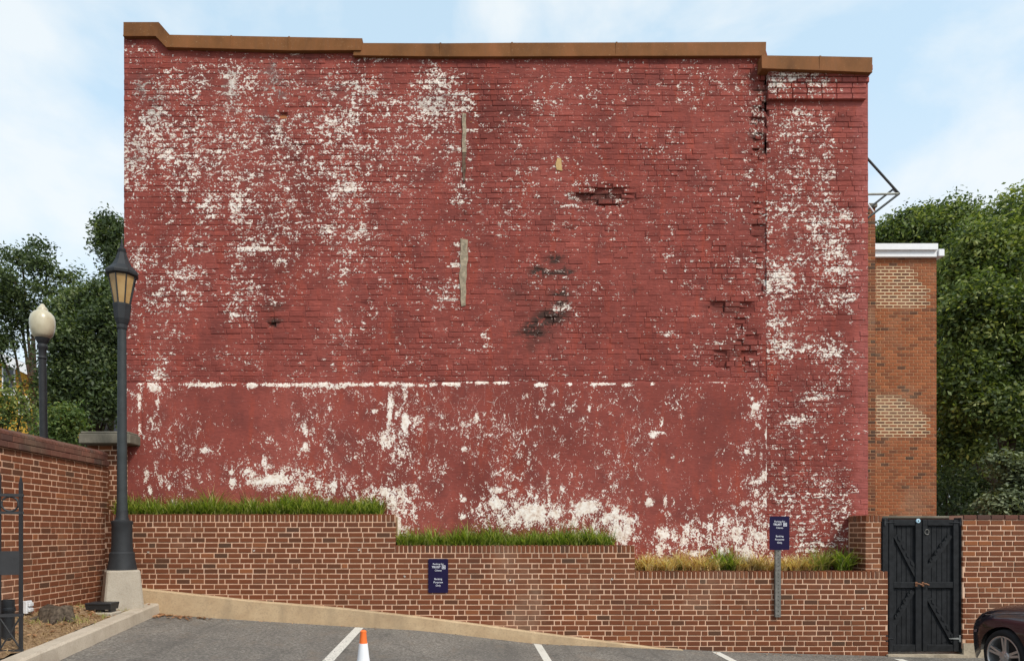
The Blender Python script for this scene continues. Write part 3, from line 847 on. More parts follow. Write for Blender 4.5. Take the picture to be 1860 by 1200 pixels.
def wear_at(px, py, panel=False):
    if panel:
        d = cov(samp(PGRID, 225, 37.5, 685, 25, px, py)) * .78
        d = max(d, min(.999, blob(PANEL_SPOTS, px, py) * 1.06))
        scr = blob([(850, 790, 260, 90, 1), (1080, 830, 90, 110, 1), (640, 760, 90, 60, .6), (300, 790, 70, 60, .5)], px, py)
        return (q_of(d, .0440), blob([(360, 780, 60, 60, .12), (960, 800, 60, 60, .15), (640, 850, 60, 30, .15)], px, py), 0, scr)
    if px > 1391:
        d = max(cov(samp(RGRID, 1387, 25, 105, 25, px, py)) * (1 - blob(NEG, px, py)) + .002, blob(BRICK_SPOTS, px, py) * .95)
        pink = min(1, max(0, (px - 1548) / 10)) * .9 if py > 190 else (.8 if px > 1510 else 0)
        return (q_of(d * (1 - .8 * (px > 1556)), .0430), blob(DARK, px, py), blob(GREY, px, py), pink)
    d = cov(samp(GRID, 225, 37.5, 60, 25, px, py))
    d *= 1 - blob(NEG, px, py)
    d = max(d, blob(BRICK_SPOTS, px, py) * .95)
    return (q_of(d, .0430), blob(DARK, px, py), blob(GREY, px, py), 0)
def wear3(p):
    # wear follows the wall surface itself (X, Z on the facade)
    return wear_at(CX + F * p[0] / YB, CY - F * (p[2] - EYE) / YB)

COPB = [(225, 65), (283, 65), (302, 85), (525, 91), (655, 92), (656, 100.5), (1391, 101.5)]     # lower edge of the metal coping
COPT = [(225, 40), (288, 40), (308, 63), (658, 69), (659, 77.5), (1391, 76)]
def cop_b(px): return float(np.interp(px, [a for a, b in COPB], [b for a, b in COPB])) if px <= 1391.5 else float(np.interp(px, [1391, 1585], [125, 131]))
pb = empty('painted_brick_building', label='large blank brick building side wall with flaking dark red paint showing white beneath', cat='building')
# body
HOLL = [(1374, 120, 18, 9, .8), (1380, 150, 14, 12, 1), (1384, 190, 10, 14, 1), (1376, 225, 14, 12, .8), (1382, 262, 12, 16, 1), (1372, 290, 12, 8, .5), (1096, 357, 50, 17, 1), (1075, 362, 20, 10, .8), (1318, 556, 30, 10, .7), (1352, 560, 14, 12, .9), (1345, 590, 10, 18, .6), (1378, 420, 12, 60, .5), (1380, 500, 10, 40, .45), (1352, 640, 18, 24, .6), (1310, 655, 14, 20, .6), (1365, 615, 12, 12, .7), (968, 603, 16, 5, .6), (1003, 580, 14, 7, .4), (497, 586, 7, 7, .8), (515, 212, 7, 9, .7)]
def profile_core(xa, xb, zb, back=.35):
    vs, fs, we = [], [], []
    n = max(2, int((xb - xa) / .05)); rows = 150
    for i in range(n + 1):
        x = xa + (xb - xa) * i / n
        px = CX + F * x / YB
        zt = fz(cop_b(min(px, 1391 if xb < XSPL + .01 else 1600)) - 9)
        for j in range(rows + 1):
            z = zb + (zt - zb) * j / rows
            vs.append((x, YB + .0005 + .0025 * math.sin(x * 2.1 + z * 3) * math.sin(x * .7 - z * 1.9) + .065 * blob(HOLL, px, CY - F * (z - EYE) / YB), z)); q_ = wear3((x, YB, z)); we.append((q_[0] - .025, q_[1], q_[2], q_[3]))
    m = rows + 1
    for i in range(n):
        for j in range(rows):
            fs.append((i * m + j, (i + 1) * m + j, (i + 1) * m + j + 1, i * m + j + 1))
    b0 = len(vs)
    vs += [(x, YB + back, z) for x, y, z in vs[:b0]]
    we += we[:b0]
    for i in range(n):      # top and back
        fs.append((i * m + rows, (i + 1) * m + rows, b0 + (i + 1) * m + rows, b0 + i * m + rows))
        fs.append((b0 + i * m, b0 + i * m + rows, b0 + (i + 1) * m + rows, b0 + (i + 1) * m))
    for i in (0, n):
        fs.append((i * m, i * m + rows, b0 + i * m + rows, b0 + i * m))
    return vs, fs, we
mb = MB()
XA, XE = fx(225), fx(1577)
for xa, xb in ((XA + .004, XSPL), (XSPL, XE - .004)):
    vs, fs, we = profile_core(xa, xb, .2)
    mb.add(vs, fs, 0, .45, we)
mb.build('wall_face', M['paint'], pb)
mb = MB(); mb.box((XA + .006, YB + .36, .1), (XE - .006, 22, 7.5)); mb.build('rear_block', M['paint'], pb)
mb = MB(); mb.box((XA + .02, YB + .36, 7.5), (XE - .02, 21.9, 7.56)); mb.build('flat_roof', M['roofgrey'], pb)

# bricks of the facade
br = []
rb = random.Random(17)
CO = .0757
def wav(x, z): return .010 * math.sin(x * .9 + z * 1.7) + .006 * math.sin(x * 2.3 - z * 1.1)
def ragged(px, py):
    """depth of the broken toothing and eroded hollows, metres behind the face"""
    h = blob(HOLL, px, py); d = 0
    if h > .15: d = h * (.055 if 1340 > px else .06) * rb.uniform(.35, 1.0) * (0 if rb.random() < .22 else 1)
    q = blob([(410, 155, 60, 8, .5), (1060, 415, 40, 8, .5), (325, 195, 30, 5, .9), (640, 548, 25, 6, .7), (420, 648, 30, 4, .9), (1150, 100, 60, 6, .4), (1010, 638, 12, 6, .9), (830, 648, 40, 3, .8), (800, 690, 14, 3, 1)], px, py)
    if q > .3 and rb.random() < .5: d = max(d, .004 * q)
    return d, h
OCHRE = [(338, 519, 11, 5), (562, 602, 7, 8), (515, 211, 9, 11), (1313, 397, 9, 5), (259, 297, 5, 5), (820, 578, 8, 6), (922, 546, 5, 4), (955, 690, 8, 4), (855, 225, 5, 10), (790, 222, 9, 6), (370, 472, 7, 4)]
def facade_rows(x0, x1, z0, ztopf, seed, edge=False):
    r_ = random.Random(seed); k = 0; z = z0
    while z < 8.62:
        hd = (k % 7 == 3)
        u = x0 - r_.uniform(0, .2)
        while u < x1:
            w = (.108 if hd else .208) + r_.uniform(-.014, .014)
            a, b = max(u + .0028, x0), min(u + w - .0028, x1)
            u += w
            if b - a < .035: continue
            xm = (a + b) / 2; zc = z + CO / 2 + wav(xm, z) + r_.uniform(-.003, .003)
            if zc + CO / 2 > ztopf(xm): continue
            yield a, b, xm, zc, r_
        z += CO; k += 1
def add_facade(x0, x1, z0, ztopf, seed, yb):
    for a, b, xm, zc, r_ in facade_rows(x0, x1, z0, ztopf, seed):
        px, py = CX + F * xm / YB, CY - F * (zc - EYE) / YB
        if 838 < px < 848 and 203 < py < 558: pass
        d, hh_ = ragged(px, py)
        mi = 0
        for ox, oy, orx, ory in OCHRE:
            if abs(px - ox) < max(orx, 8) and abs(py - oy) < max(ory, 5): mi = 1; d = max(d, .012)
        o = r_.gauss(0, .0021)
        if r_.random() < .06: o -= r_.uniform(.003, .010)
        pr_ = -.0035 - o if d == 0 else d
        hv = CO / 2 - r_.uniform(.0008, .0036)
        ti = (r_.gauss(0, .010), r_.gauss(0, .021)) if d == 0 else (r_.uniform(-.12, .12), r_.uniform(-.35, .35))
        dep = .03 if hh_ < .05 else .10
        if mi == 1:
            b = min(b, a + .13)
            xm = (a + b) / 2
        br.append(dict(c=(xm, yb + pr_, zc), u=(1, 0, 0), v=(0, 0, 1), n=(0, -1, 0), hu=(b - a) / 2, hv=hv, d=dep + max(0, 0), tone=min(max(r_.gauss(.5, .16), 0), 1), tilt=ti, mi=mi, ch=.007))
ZPAN = fz(694)
add_facade(XA, XSPL - .004, ZPAN + .004, lambda x: fz(cop_b(CX + F * x / YB) - 8), 5, YB)
add_facade(XSPL + .002, XE, .9, lambda x: fz(184), 6, YB)
# projecting band below the right-hand coping, with corbelled courses at its end
nb0 = len(br)
for k in range(6):
    zc = fz(185) + .004 + (k + .5) * .0762
    out = .055 + (.012 * max(0, k - 2))
    x = XSPL + .004 - rb.uniform(0, .1)
    xe = fx(1571) + .022 * max(0, k - 2)
    while x < xe:
        w = .208 + rb.uniform(-.01, .01)
        a, b = max(x + .004, XSPL + .004), min(x + w - .004, xe); x += w
        if b - a < .04: continue
        br.append(dict(c=((a + b) / 2, YB - out - rb.uniform(0, .003), zc), u=(1, 0, 0), v=(0, 0, 1), n=(0, -1, 0), hu=(b - a) / 2, hv=.0345, d=.075, tone=min(max(rb.gauss(.55, .16), 0), 1), tilt=(rb.gauss(0, .01), rb.gauss(0, .02)), ch=.006))
lay(br, pb, M['paint'], wearf=wear3, mats=[M['paint'], M['exposed']])
# ragged hollows need dark brick core behind: deeper pocket boxes are part of the wall face grid (bricks sunk into it read as hollows)
# render panel over the lower part
px0, px1 = 227.0, 1391.0
nxp, nzp = 470, 150
vs, we = [], []
rp = random.Random(4)
zl = .9
for j in range(nzp + 1):
    for i in range(nxp + 1):
        x = fx(px0) + (fx(px1) - fx(px0)) * i / nxp
        zt = ZPAN + .006 * math.sin(x * 3.1) + .004 * math.sin(x * 11) - .010 * (1 if x < fx(330) else 0)
        z = zl + (zt - zl) * j / nzp
        y = YB - .030 - .004 * math.sin(x * 1.3 + z * 2) - .003 * math.sin(x * 4.1 - z * 3.3) + .002 * math.sin(z * 9 + x * 6)
        if abs(CX + F * x / YB - 258) < 2 and z > fz(800): y += .012
        if j >= nzp - 1: y += .008 if j == nzp else .002
        vs.append((x, y, z)); we.append(wear_at(CX + F * x / YB, CY - F * (z - EYE) / YB, True))
m_ = nxp + 1
fs = [(j * m_ + i, j * m_ + i + 1, (j + 1) * m_ + i + 1, (j + 1) * m_ + i) for j in range(nzp) for i in range(nxp)]
mb = MB(); mb.add(vs, fs, 0, .5, we)
# top and right edges with thickness
topv = [nzp * m_ + i for i in range(m_)]
b0 = len(mb.v)
mb.add([(vs[i][0], YB + .006, vs[i][2]) for i in topv], [], 0, .5, [we[i] for i in topv])
mb.f += [(topv[i], topv[i + 1], b0 + i + 1, b0 + i) for i in range(nxp)]; mb.m += [0] * nxp
rv = [j * m_ + nxp for j in range(nzp + 1)]
b0 = len(mb.v)
mb.add([(vs[i][0], YB + .006, vs[i][2]) for i in rv], [], 0, .5, [we[i] for i in rv])
mb.f += [(rv[j], rv[j + 1], b0 + j + 1, b0 + j) for j in range(nzp)]; mb.m += [0] * nzp
mb.build('render_panel', M['panel'], pb, smooth=50)

# metal coping
def coping_piece(top, bot, y0, y1, name='metal_coping'):
    n = len(top)
    vs = []
    for (tx, ty), (bx, by) in zip(top, bot):
        vs += [(X_(bx, y0), y0, Z_(by, y0)), (X_(tx, y0), y0 + .004, Z_(ty, y0)), (X_(tx, y0), y1, Z_(ty, y0) + .02), (X_(bx, y0), y1, Z_(by, y0))]
    fs = [(4 * i + k, 4 * i + (k + 1) % 4, 4 * i + 4 + (k + 1) % 4, 4 * i + 4 + k) for i in range(n - 1) for k in range(4)]
    fs += [(0, 1, 2, 3), tuple(4 * (n - 1) + k for k in (3, 2, 1, 0))]
    mb = MB(); mb.add(vs, fs)
    # drip lip along the lower edge
    for i in range(n - 1):
        (ax, ay), (bx, by) = bot[i], bot[i + 1]
        p, q = Vector((X_(ax, y0), y0, Z_(ay, y0))), Vector((X_(bx, y0), y0, Z_(by, y0)))
        mb.hexa([p + Vector((0, -.008, -.003)), q + Vector((0, -.008, -.003)), q + Vector((0, .01, -.003)), p + Vector((0, .01, -.003))],
                [p + Vector((0, -.008, .014)), q + Vector((0, -.008, .014)), q + Vector((0, .01, .014)), p + Vector((0, .01, .014))])
    for i in range(1, n - 1):
        (ax, ay), (bx, by) = top[i], bot[i]
        if abs(ax - bx) > 3: continue
        mb.box((X_(ax, y0) - .012, y0 - .003, Z_(by, y0) + .002), (X_(ax, y0) + .012, y0 + .002, Z_(ay, y0) + .004))
    return mb.build(name, M['coping'], pb)
yc = YB - .05
coping_piece([(224, 40), (288, 40), (308, 63), (420, 65), (525, 67), (658, 69.5)], [(224, 66), (283, 66), (302, 86), (420, 89), (525, 92), (656, 91.5)], yc - .008, YB + .42)
coping_piece([(642, 78), (800, 78.5), (930, 77.5), (1120, 77), (1392, 76)], [(642, 101), (800, 103), (930, 103), (1120, 102), (1391, 101.5)], yc, YB + .42)
coping_piece([(1384, 100.5), (1490, 102), (1585, 104)], [(1384, 124.5), (1490, 128), (1584, 132)], yc - .085, YB + .42)

# weathered timber strip in a chase
def strip_part(name, pts_l, pts_r, mat, y):
    mb = MB()
    n = len(pts_l); vs = []
    for (lx, ly), (rx, ry) in zip(pts_l, pts_r):
        vs += [(fx(lx), y, fz(ly)), (fx(rx), y, fz(ry)), (fx(rx), YB + .01, fz(ry)), (fx(lx), YB + .01, fz(ly))]
    fs = [(4 * i + k, 4 * i + (k + 1) % 4, 4 * i + 4 + (k + 1) % 4, 4 * i + 4 + k) for i in range(n - 1) for k in range(4)] + [(0, 1, 2, 3), tuple(4 * (n - 1) + k for k in (3, 2, 1, 0))]
    mb.add(vs, fs); return mb.build(name, mat, pb)
strip_part('timber_strip', [(840, 206), (839, 222), (840.5, 240), (839, 258), (840, 278)], [(847, 208), (846, 222), (847.5, 240), (845.5, 258), (847.5, 278)], M['timber'], YB - .016)
strip_part('timber_strip', [(840, 278), (840, 292), (839, 305), (841, 318), (842, 330)], [(847, 278), (845, 292), (846.5, 305), (845, 318), (844.5, 330)], M['timber_dark'], YB - .012)
strip_part('timber_strip', [(836, 434), (837, 452), (835.5, 470), (837, 484), (834, 500), (835.5, 515), (837, 530), (836.5, 545), (838, 557)], [(850, 436), (849, 452), (850.5, 470), (847.5, 484), (848, 500), (846, 515), (847, 530), (845.5, 545), (846, 555)], M['timber'], YB - .016)
strip_part('mortar_patch', [(1012, 288), (1009, 300), (1011, 309)], [(1019, 288), (1020, 300), (1021, 311)], M['tan'], YB - .012)

# ------------------------------------------------------------------ brown brick annexe behind, with its pilaster and white cornice
an = empty('brick_annexe', label='narrow orange brown brick building with white cornice, standing behind the painted building', cat='building')
YA = 16.4
aL, aR = 6.4, X_(1701, YA)
aT = Z_(466, YA)
core = MB(); core.box((aL, YA + .004, -.1), (aR - .004, YA + 9, aT - .01), 0)
core.build('mortar_bed', M['far_mortar'], an)
rb = random.Random(23)
def repoint(px, py):
    if px < 1588: return False
    if 486 < py < 562: return px < 1652 + (py - 486) * .75 and px < 1682
    if 718 < py < 792: return px < 1640 + (py - 718) * 1.2 and px < 1682
    return False
br = []
pale = MB()
ac = 5.85 / F * YA
z = aT; k = 0
while z > 1.2:
    u = X_(1570, YA) - (.1 if k % 2 else 0)
    while u < aR:
        w = .2
        a, b = u + .008, min(u + w - .008, aR); u += w
        if b - a < .03: continue
        px, py = px_of(((a + b) / 2, YA, z - ac / 2))
        rp_ = repoint(px, py)
        tn = tone_pick(rb) + .12
        if 560 < py < 600 or 790 < py < 880: tn -= .2 * rb.random()
        if rp_: tn = rb.uniform(0.05, .5)
        if rb.random() < .03: tn = .05
        g = .0115 if rp_ else .006
        br.append(dict(c=((a + b) / 2, YA - .004, z - ac / 2), u=(1, 0, 0), v=(0, 0, 1), n=(0, -1, 0), hu=(b - a) / 2 - (g - .006) * .5, hv=ac / 2 - g, d=.03, tone=min(max(tn, 0), 1), hid=px < 1588))
        if rp_: pale.box((a - .009, YA - .0015, z - ac), (b + .009, YA + .003, z))
    z -= ac; k += 1
lay(br, an, M['far_brick'])
pale.build('repointed_joint', M['pale_mortar'], an, kind='stuff')
cm = MB()
cm.box((aL, YA - .10, Z_(466, YA - .1)), (X_(1702, YA - .1), YA + 9, Z_(453.5, YA - .1)))
cm.box((aL, YA - .16, Z_(453, YA - .16)), (X_(1704, YA - .16), YA + 9, Z_(442, YA - .16)))
cm.build('white_cornice', M['white_trim'], an)
cm = MB(); cm.cbox((X_(1703, YA - .1) + .004, YA - .14, Z_(465, YA - .14)), (X_(1716, YA - .14), YA + 8, Z_(452, YA - .14)), .01); cm.build('gutter_end', M['white_trim'], an)

ch = empty('brick_chimney', label='thin sliver of brown brick chimney rising between the painted wall and the orange annexe', cat='chimney')
YC = 15.6
cR = X_(1590, YC); cT = Z_(378, YC)
core = MB(); core.box((cR - .85, YC + .004, -.1), (cR - .004, YC + .7, cT)); core.build('mortar_bed', M['far_mortar'], ch)
br = []
z = cT; k = 0; cc = .0745
while z > 1.2:
    for a, b in (((cR - .85, cR - .66), (cR - .65, cR - .46), (cR - .45, cR - .255), (cR - .24, cR - .12), (cR - .105, cR)) if k % 2 else ((cR - .85, cR - .62), (cR - .61, cR - .42), (cR - .41, cR - .30), (cR - .285, cR - .21), (cR - .195, cR))):
        br.append(dict(c=((a + b) / 2, YC - .004, z - cc / 2), u=(1, 0, 0), v=(0, 0, 1), n=(0, -1, 0), hu=(b - a) / 2, hv=cc / 2 - .007, d=.03, tone=max(0, tone_pick(rb) - .22), hid=(b < cR - .2)))
    z -= cc; k += 1
lay(br, ch, M['far_brick'])
cm = MB(); cm.cbox((cR - .9, YC - .05, cT), (cR + .03, YC + .75, cT + .10), .02); cm.build('chimney_cap', M['stone'], ch)

# triangular steel bracket on the far corner of the building
bk = empty('steel_bracket', label='triangular steel tube bracket sticking out from the painted building high on its right edge', cat='bracket')
YK, YK2 = 9.75, 10.6
p1, p2, p3 = P(1552, 262, YK), P(1633, 352, YK), P(1552, 414.5, YK)
q2, q3 = P(1622, 344, YK2), P(1494, 445, YK2)
for nm, pts, mt in (('diagonal_tube', (p1, p2), M['rust_pipe']), ('lower_tube', (p2, p3), M['rust_pipe']), ('horizontal_tube', (P(1552, 353.5, YK), p2), M['pale_pipe']), ('rear_tube', (q2, q3), M['rust_pipe']), ('tip_tube', (p2, q2), M['rust_pipe']), ('brace_strap', (P(1562, 351, YK), P(1588, 387, YK)), M['white_trim'])):
    mb = MB(); mb.tube(pts, .016 if 'brace' not in nm else .012, 8); mb.build(nm, mt, bk, smooth=True)

# ------------------------------------------------------------------ black double gate
gt_ = empty('wooden_gate', label='black double plank gate with diagonal carved braces between the brick walls', cat='gate')
YG = 9.045
def gx_(px, d=0): return X_(px, YG - d)
def gz_(py, d=0): return Z_(py, YG - d)
for side, (l, r_) in enumerate(((1611.5, 1671.6), (1672.6, 1739))):
    leaf = MB(); leaf.box((gx_(l), YG + .012, gz_(1182)), (gx_(r_), YG + .03, gz_(943)))
    lf = leaf.build('gate_leaf', M['gate'], gt_)
    a, b = (1613, 1661) if side == 0 else (1681, 1738)
    n = 7
    for i in range(n):
        xa = gx_(l) + (gx_(r_) - gx_(l)) * i / n; xb = gx_(l) + (gx_(r_) - gx_(l)) * (i + 1) / n
        mb = MB(); mb.cbox((xa + .0015, YG - rnd.uniform(0, .003), gz_(1181)), (xb - .0015, YG + .012, gz_(944)), .004); mb.build('plank', M['gate'], lf)
    st = ((1611.8, 1620.5), (1660, 1671.2)) if side == 0 else ((1673, 1682), (1728.5, 1738.6))
    for (xa, xb) in st:
        mb = MB(); mb.cbox((gx_(xa), YG - .034, gz_(1182)), (gx_(xb), YG - .002, gz_(943)), .005); mb.build('stile', M['gate'], lf)
    ra_, rb_ = (1620.6, 1659.9) if side == 0 else (1682.1, 1728.4)
    for ya, yb in ((943, 954), (1056, 1067), (1169.5, 1182)):
        mb = MB(); mb.cbox((gx_(ra_) + .001, YG - .031, gz_(yb)), (gx_(rb_) - .001, YG - .002, gz_(ya)), .005); mb.build('rail', M['gate'], lf)
    # braces with a scalloped upper edge
    brs = [((1621, 974), (1660, 1048)), ((1660, 1074), (1622, 1142))] if side == 0 else [((1728, 974), (1683, 1040)), ((1682, 1088), (1726, 1166))]
    for (ax, ay), (bx, by) in brs:
        A, B = Vector((gx_(ax), 0, gz_(ay))), Vector((gx_(bx), 0, gz_(by)))
        dv = (B - A).normalized(); nv = Vector((-dv.z, 0, dv.x))
        if nv.z < 0: nv = -nv
        ln = (B - A).length; N_ = 36
        low, up = [], []
        for i in range(N_ + 1):
            s_ = i / N_
            ed = min(1, 6 * s_, 6 * (1 - s_))
            low.append(A + dv * ln * s_)
            sc = .060 + .020 * abs(math.sin(s_ * math.pi * 5)) * ed
            up.append(A + dv * ln * s_ + nv * sc)
        pts = low + up[::-1]
        mb = MB()
        for i in range(N_):
            q = [low[i], low[i + 1], up[i + 1], up[i]]
            mb.hexa([(v.x, YG - .022, v.z) for v in q], [(v.x, YG - .001, v.z) for v in q])
        for i in range(5):      # carved leaves along the brace
            s_ = (i + .5) / 5
            c_ = A + dv * ln * s_ + nv * .045
            for sg in (-1, 1):
                a1 = c_ + dv * .028 * sg; 
                q = [c_ + nv * .006, a1 + nv * .030, a1 + nv * .004 + dv * .012 * sg, c_ - nv * .012]
                mb.hexa([(v.x, YG - .030, v.z) for v in q], [(v.x, YG - .021, v.z) for v in q])
        mb.build('carved_brace', M['gate'], lf)
for nm, xa, xb, y0 in (('left_jamb', 1600.2, 1610.8, .035), ('right_jamb', 1739.8, 1748.8, .04)):
    mb = MB(); mb.cbox((gx_(xa), YG - y0, gz_(1184)), (gx_(xb), YG + .08, gz_(940)), .006); mb.build('gate_post', M['gate'], gt_)
def strap(px0_, px1_, py, w=.012):
    mb = MB()
    x0_, x1_ = gx_(px0_, .04), gx_(px1_, .04); z_ = gz_(py, .04)
    for i in range(4):
        a = x0_ + (x1_ - x0_) * i / 4; b = x0_ + (x1_ - x0_) * (i + 1) / 4
        t0, t1 = w * (1 - .18 * i), w * (1 - .18 * (i + 1))
        mb.hexa([(a, YG - .043, z_ - t0), (b, YG - .043, z_ - t1), (b, YG - .035, z_ - t1), (a, YG - .035, z_ - t0)], [(a, YG - .043, z_ + t0), (b, YG - .043, z_ + t1), (b, YG - .035, z_ + t1), (a, YG - .035, z_ + t0)])
    s_ = -1 if x1_ > x0_ else 1
    mb.box((x0_ + min(0, s_ * .022), YG - .047, z_ - .045), (x0_ + max(0, s_ * .022), YG - .036, z_ + .045))
    for q in (-.03, .03): mb.lathe((x0_ + s_ * .011, YG - .05, z_ + q), [(.005, -.003), (.005, .003)], 8)
    return mb
strap(1742, 1724, 1159).build('hinge', M['zinc'], gt_)
strap(1743, 1725, 948, .007).build('hinge', M['iron'], gt_)
strap(1609, 1627, 948, .007).build('hinge', M['iron'], gt_)
strap(1612, 1624, 1159, .007).build('hinge', M['iron'], gt_)
for px in (1669, 1681):
    mb = MB(); p = P(px - 2, 1060, YG - .04)
    mb.tube([p + Vector((-.02, 0, .004)), p + Vector((-.02, -.03, .008)), p + Vector((.0, -.04, .004)), p + Vector((.035, -.035, -.010)), p + Vector((.045, -.02, -.014))], [.008, .009, .011, .010, .007], 8)
    mb.box((p.x - .034, YG - .044, p.z - .03), (p.x - .006, YG - .034, p.z + .028))
    mb.build('lever_handle', M['copper'], gt_, smooth=40)
p = P(1682, 966, YG - .02)
mb = MB()
mb.tube([p + Vector((.030 * math.sin(a) * .9, -.014 - .006 * abs(math.cos(a)), -.018 - .034 * math.cos(a) + .02)) for a in [2 * math.pi * i / 16 for i in range(17)]], .0065, 7, cap=False)
mb.build('ring_knocker', M['steel'], gt_, smooth=True)
mb = MB(); mb.v = []; mb.lathe((0, 0, 0), [(.030, 0), (.030, .006), (.024, .010)], 20); mb.lathe((0, 0, .0), [(.010, .010), (.008, .0115)], 12, 1)
p = P(1667.5, 945.5, YG - .036); mb.v = [(p.x + v[0], p.y - v[2], p.z + v[1]) for v in mb.v]
mb.build('round_badge', [M['badge'], M['lamp_dark']], gt_)
th = MB(); th.box((gx_(1605), YG - .1, -.05), (gx_(1750), YG + .3, hgt(6.3, 9) + .03)); th.build('threshold_slab', M['rubble'], gt_)
# upper lintel hint: a strip of lower wall between gate and annexe
bw = empty('rear_garden_wall', label='low brown brick wall with stone edge just visible above the black gate', cat='wall')
mb = MB(); mb.box((X_(1590, 11), 11, 0), (11.5, 11.25, Z_(941, 11))); mb.build('wall_body', M['cap'], bw)
mb = MB(); mb.cbox((X_(1590, 11), 10.97, Z_(941, 11)), (11.5, 11.28, Z_(936.5, 11)), .008); mb.build('coping_stone', M['stone'], bw)

# ------------------------------------------------------------------ signs
def sign(px0_, py0, px1_, py1, Y, label, pole=None):
    sg = empty('parking_sign', label=label, cat='sign', group='navy parking signs')
    x0_, x1_, z0, z1 = X_(px0_, Y), X_(px1_, Y), Z_(py1, Y), Z_(py0, Y)
    w, h = x1_ - x0_, z1 - z0
    mb = MB(); pts = []
    rr = .016
    for cx, cz, a0 in ((x1_ - rr, z1 - rr, 0), (x0_ + rr, z1 - rr, 90), (x0_ + rr, z0 + rr, 180), (x1_ - rr, z0 + rr, 270)):
        for q in range(5): pts.append((cx + rr * math.cos(R(a0 + q * 22.5)), Y, cz + rr * math.sin(R(a0 + q * 22.5))))
    mb.prism(pts, (0, .005, 0)); mb.build('sign_plate', M['sign'], sg)
    lines = [('Parking for', .158, .068, 0), ('TRUIST', .247, .076, -.105), ('Clients', .345, .068, 0), ('Banking', .595, .070, 0), ('Purposes', .690, .070, 0), ('Only', .785, .070, 0)]
    for tx, fy, sz, ox in lines:
        cu = bpy.data.curves.new('lettering', 'FONT'); cu.body = tx; cu.size = sz * h * 1.06; cu.align_x = 'CENTER'; cu.align_y = 'CENTER'; cu.extrude = .0006
        cu.offset = .0006 if tx == 'TRUIST' else 0
        cu.materials.append(M['ink'])
        o = bpy.data.objects.new('letter_curve', cu); COL.objects.link(o)
        bpy.context.view_layer.update()
        me = bpy.data.meshes.new_from_object(o.evaluated_get(bpy.context.evaluated_depsgraph_get()))
        bpy.data.objects.remove(o); bpy.data.curves.remove(cu); me.name = 'lettering'
        if not me.materials: me.materials.append(M['ink'])
        o = bpy.data.objects.new('lettering', me); COL.objects.link(o); o.parent = sg
        o.location = ((x0_ + x1_) / 2 + ox * w, Y - .0022, z1 - fy * h); o.rotation_euler = (R(90), 0, 0)
    # square emblem after the word: an outlined square with two facing T strokes
    lx, lz, s_ = x0_ + w * .775, z1 - .247 * h, .052 * h
    mb = MB(); t_ = s_ * .22
    for a in ((-s_, -s_, s_, -s_ + t_), (-s_, s_ - t_, s_, s_), (-s_, -s_ + t_, -s_ + t_, s_ - t_), (s_ - t_, -s_ + t_, s_, s_ - t_), (-s_ * .45, -s_ * .55, -s_ * .18, s_ * .55), (s_ * .18, -s_ * .55, s_ * .45, s_ * .55), (-s_ * .18, -s_ * .12, s_ * .18, s_ * .12)):
        mb.box((lx + a[0], Y - .003, lz + a[1]), (lx + a[2], Y - .0005, lz + a[3]))
    mb.build('emblem', M['ink'], sg)
    for fy in (.06, .94):
        mb = MB(); mb.lathe((0, 0, 0), [(.006, 0), (.006, .002), (.003, .004)], 8)
        mb.v = [((x0_ + x1_) / 2 + v[0], Y - v[2], z1 - fy * h + v[1]) for v in mb.v]; mb.build('bolt', M['sign'], sg)
    if pole:
        a, b, yt, yb_ = pole
        mb = MB(); Yp = Y + .006
        xa, xb = X_(a, Yp), X_(b, Yp); za, zb = Z_(yb_, Yp), Z_(yt, Yp)
        wq = (xb - xa)
        mb.box((xa, Yp, za), (xb, Yp + .006, zb)); mb.box((xa, Yp + .006, za), (xa + .006, Yp + .032, zb)); mb.box((xb - .006, Yp + .006, za), (xb, Yp + .032, zb))
        nh = int((zb - za) / .05)
        for i in range(nh):
            z_ = za + .025 + i * .05
            q = MB(); q.lathe((0, 0, 0), [(.006, 0), (.006, .0012)], 8); mb.add([((xa + xb) / 2 + v[0], Yp - v[2] - .0004, z_ + v[1]) for v in q.v], q.f, 1)
        mb.build('channel_post', [M['steel'], M['hole']], sg)
    return sg
sign(778, 1014, 814, 1076, 8.985, 'navy parking sign fixed flat on the low brick wall below the middle grass bed')
sign(1398, 937, 1434, 998, 8.95, 'navy parking sign raised on a grey steel channel post by the dry grass', pole=(1408.5, 1418.5, 960, 1120))

# ------------------------------------------------------------------ kerb, bed, stump, fittings in the left corner
KA, KB = Vector((-3.995, 8.99)), Vector((-3.40, 4.2))      # foot of the kerb face
kb = MB(); n = 26; vs = []
rk = random.Random(2)
for i in range(n + 1):
    q = KA.lerp(KB, i / n)
    z0 = hgt(q.x, q.y); d = Vector((-1, 0))
    zt = z0 + .145 + rk.uniform(-.003, .003)
    j = rk.uniform(-.004, .004)
    for ox, zz in ((0, z0 - .15), (.0, z0), (-.012, zt - .02), (-.03, zt), (-.165, zt + .003), (-.175, zt - .1)):
        vs.append((q.x + ox + j, q.y, zz))
kb.add(vs, [(6 * i + k, 6 * i + k + 1, 6 * i + k + 7, 6 * i + k + 6) for i in range(n) for k in range(5)] + [(5, 4, 3, 2, 1, 0), tuple(6 * n + k for k in range(6))])
kb.build('kerb', M['kerb'], smooth=30, kind='structure')
